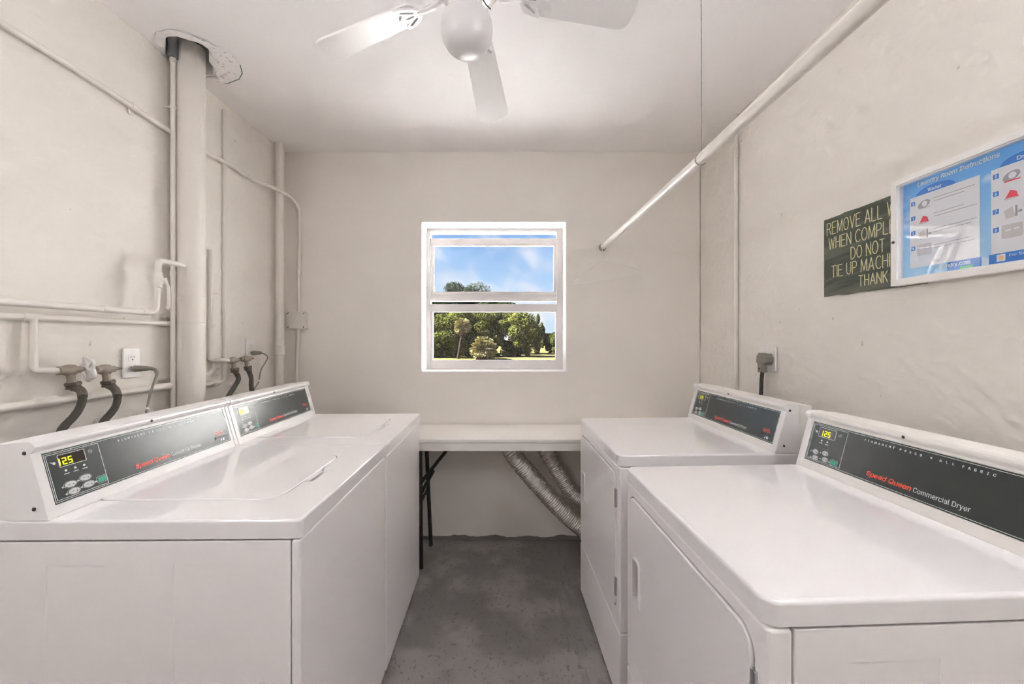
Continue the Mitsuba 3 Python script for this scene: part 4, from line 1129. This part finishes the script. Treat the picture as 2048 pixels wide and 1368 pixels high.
G1 = [(0.006, 0.010, 0.0025), (0.062, 0.068, 0.014), (0.09, 0.075, 0.027)]
G2 = [(0.005, 0.008, 0.0025), (0.040, 0.046, 0.011), (0.06, 0.05, 0.021)]
G3 = [(0.006, 0.010, 0.006), (0.022, 0.030, 0.016), (0.034, 0.034, 0.02)]
Gp = lambda px, py, y: on_plane(px, py, y=y)
tree('broadleaf_tree', 'tallest dark green tree seen through the upper sash', 'tree', (-3.2, 38.5), [(26000, Gp(925, 628, 38.5), (4.7, 2.6, 3.1), 34), (5000, Gp(985, 628, 38), (2.6, 2.0, 1.9), 12), (5000, Gp(885, 640, 38.5), (2.6, 2.2, 2.0), 12)], 0.17, G3, 0.35, 3)
tree('broadleaf_tree', 'broad bright green tree behind the palms at left of the view', 'tree', (-5.2, 31.5), [(9000, Gp(885, 672, 31.5), (2.3, 1.7, 1.9), 22), (5000, Gp(945, 645, 32.5), (2.2, 1.5, 1.5), 16)], 0.16, G1, 0.25, 5)
tree('broadleaf_tree', 'rounded green tree in the middle of the view, right of the palms', 'tree', (0.6, 33.0), [(11000, Gp(1030, 665, 33), (2.2, 1.7, 2.1), 26), (5000, Gp(985, 645, 34), (2.1, 1.4, 1.6), 14), (3000, Gp(1062, 668, 33), (1.1, 1.1, 1.9), 12)], 0.16, G1, 0.25, 8)
tree('broadleaf_tree', 'dark undergrowth tree low behind the two palms', 'tree', (-3.4, 33.5), [(9000, Gp(930, 700, 33.5), (3.2, 1.6, 1.4), 20), (4000, Gp(1000, 700, 34), (1.8, 1.4, 1.2), 12)], 0.15, G2, 0.2, 13)
tree('broadleaf_tree', 'slender dark tree at the right edge of the big trees', 'tree', (2.6, 41), [(5000, Gp(1076, 668, 41), (0.75, 0.8, 2.2), 14)], 0.17, G2, 0.28, 21)
tree('broadleaf_tree', 'small round tree standing on the open lawn at right', 'tree', (3.9, 41), [(6000, Gp(1106, 684, 41), (1.15, 1.0, 1.35), 18)], 0.15, G2, 0.16, 25)
for i, (px, w_) in enumerate(((1118, 5.0), (1092, 4.0), (1066, 5.5), (1140, 5.0))):
    c = Gp(px, 686, 120 + 6 * i)
    tree('broadleaf_tree', ('distant low tree on the skyline at the far right edge of the window view', 'distant low tree seen between the slender tree and the small lawn tree', 'distant low tree half hidden behind the slender dark tree', 'distant low tree just beyond the right edge of the window')[i], 'tree', (c[0], c[1]), [(2500, c, (w_, 2.5, 2.4), 12)], 0.5, G2, 0.4, 40 + i, group='distant trees on the skyline')


def palm(label, px, py, y, R, seed, trunk_px, cols):
    k = thing('fan_palm', label, 'palm')
    r = np.random.default_rng(seed)
    c = on_plane(px, py, y=y)
    vs, fs_, cc = [], [], []
    for i in range(340):
        d = r.normal(size=3); d[2] = d[2] + 0.12
        d /= np.linalg.norm(d)
        L = R * (0.75 + 0.35 * r.random())
        dead = d[2] < -0.72
        side = np.cross(d, [0, 0, 1.0]); side /= np.linalg.norm(side) + 1e-9
        upv = np.cross(side, d)
        col = np.array(cols[2] if dead else np.array(cols[0]) + (np.array(cols[1]) - np.array(cols[0])) * r.random())
        for j in range(9):
            a = (j - 4) * 0.15
            e = d * math.cos(a) + side * math.sin(a)
            tip = c + d * L * 0.45 + e * L * 0.55 + np.array([0, 0, -0.06 * L])
            mid = c + d * L * 0.45 + e * L * 0.28
            w = np.cross(e, r.normal(size=3)) * 0.034 * R
            o = len(vs)
            vs += [c + d * L * 0.40, mid + w, tip, mid - w]
            fs_ += [[o, o + 1, o + 2], [o, o + 2, o + 3]]
            cc += [col * (0.35 + 1.2 * r.random())] * 4
    part(k, 'fronds', trimesh.Trimesh(np.array(vs), np.array(fs_), process=False), 'm_leaf', False, color=np.array(cc), kind='stuff')
    b = on_plane(trunk_px, 760, y=y); b[2] = GZ
    part(k, 'trunk', tube(spline([b, (b + c) / 2 + (0.03, 0, 0), c], 14), np.linspace(0.11, 0.09, 14), 10), 'm_bark', 40)
    part(k, 'dead_skirt', tube([c + (0, 0, -R * 0.3), c + (0, 0, -R * 0.95), c + (0, 0, -R * 1.4)], [R * 0.3, R * 0.40, 0.12], 9), 'm_bark', 20, label='brown skirt of dead fronds')


PC = [(0.10, 0.098, 0.038), (0.30, 0.25, 0.12), (0.15, 0.095, 0.05)]
palm('pale fan palm with a trunk, the higher of the two outside', 925, 652, 29.5, 0.66, 31, 916, PC)
palm('wide pale fan palm low at the centre of the view, the lower of the two', 967, 697, 28.5, 0.98, 37, 967, PC)
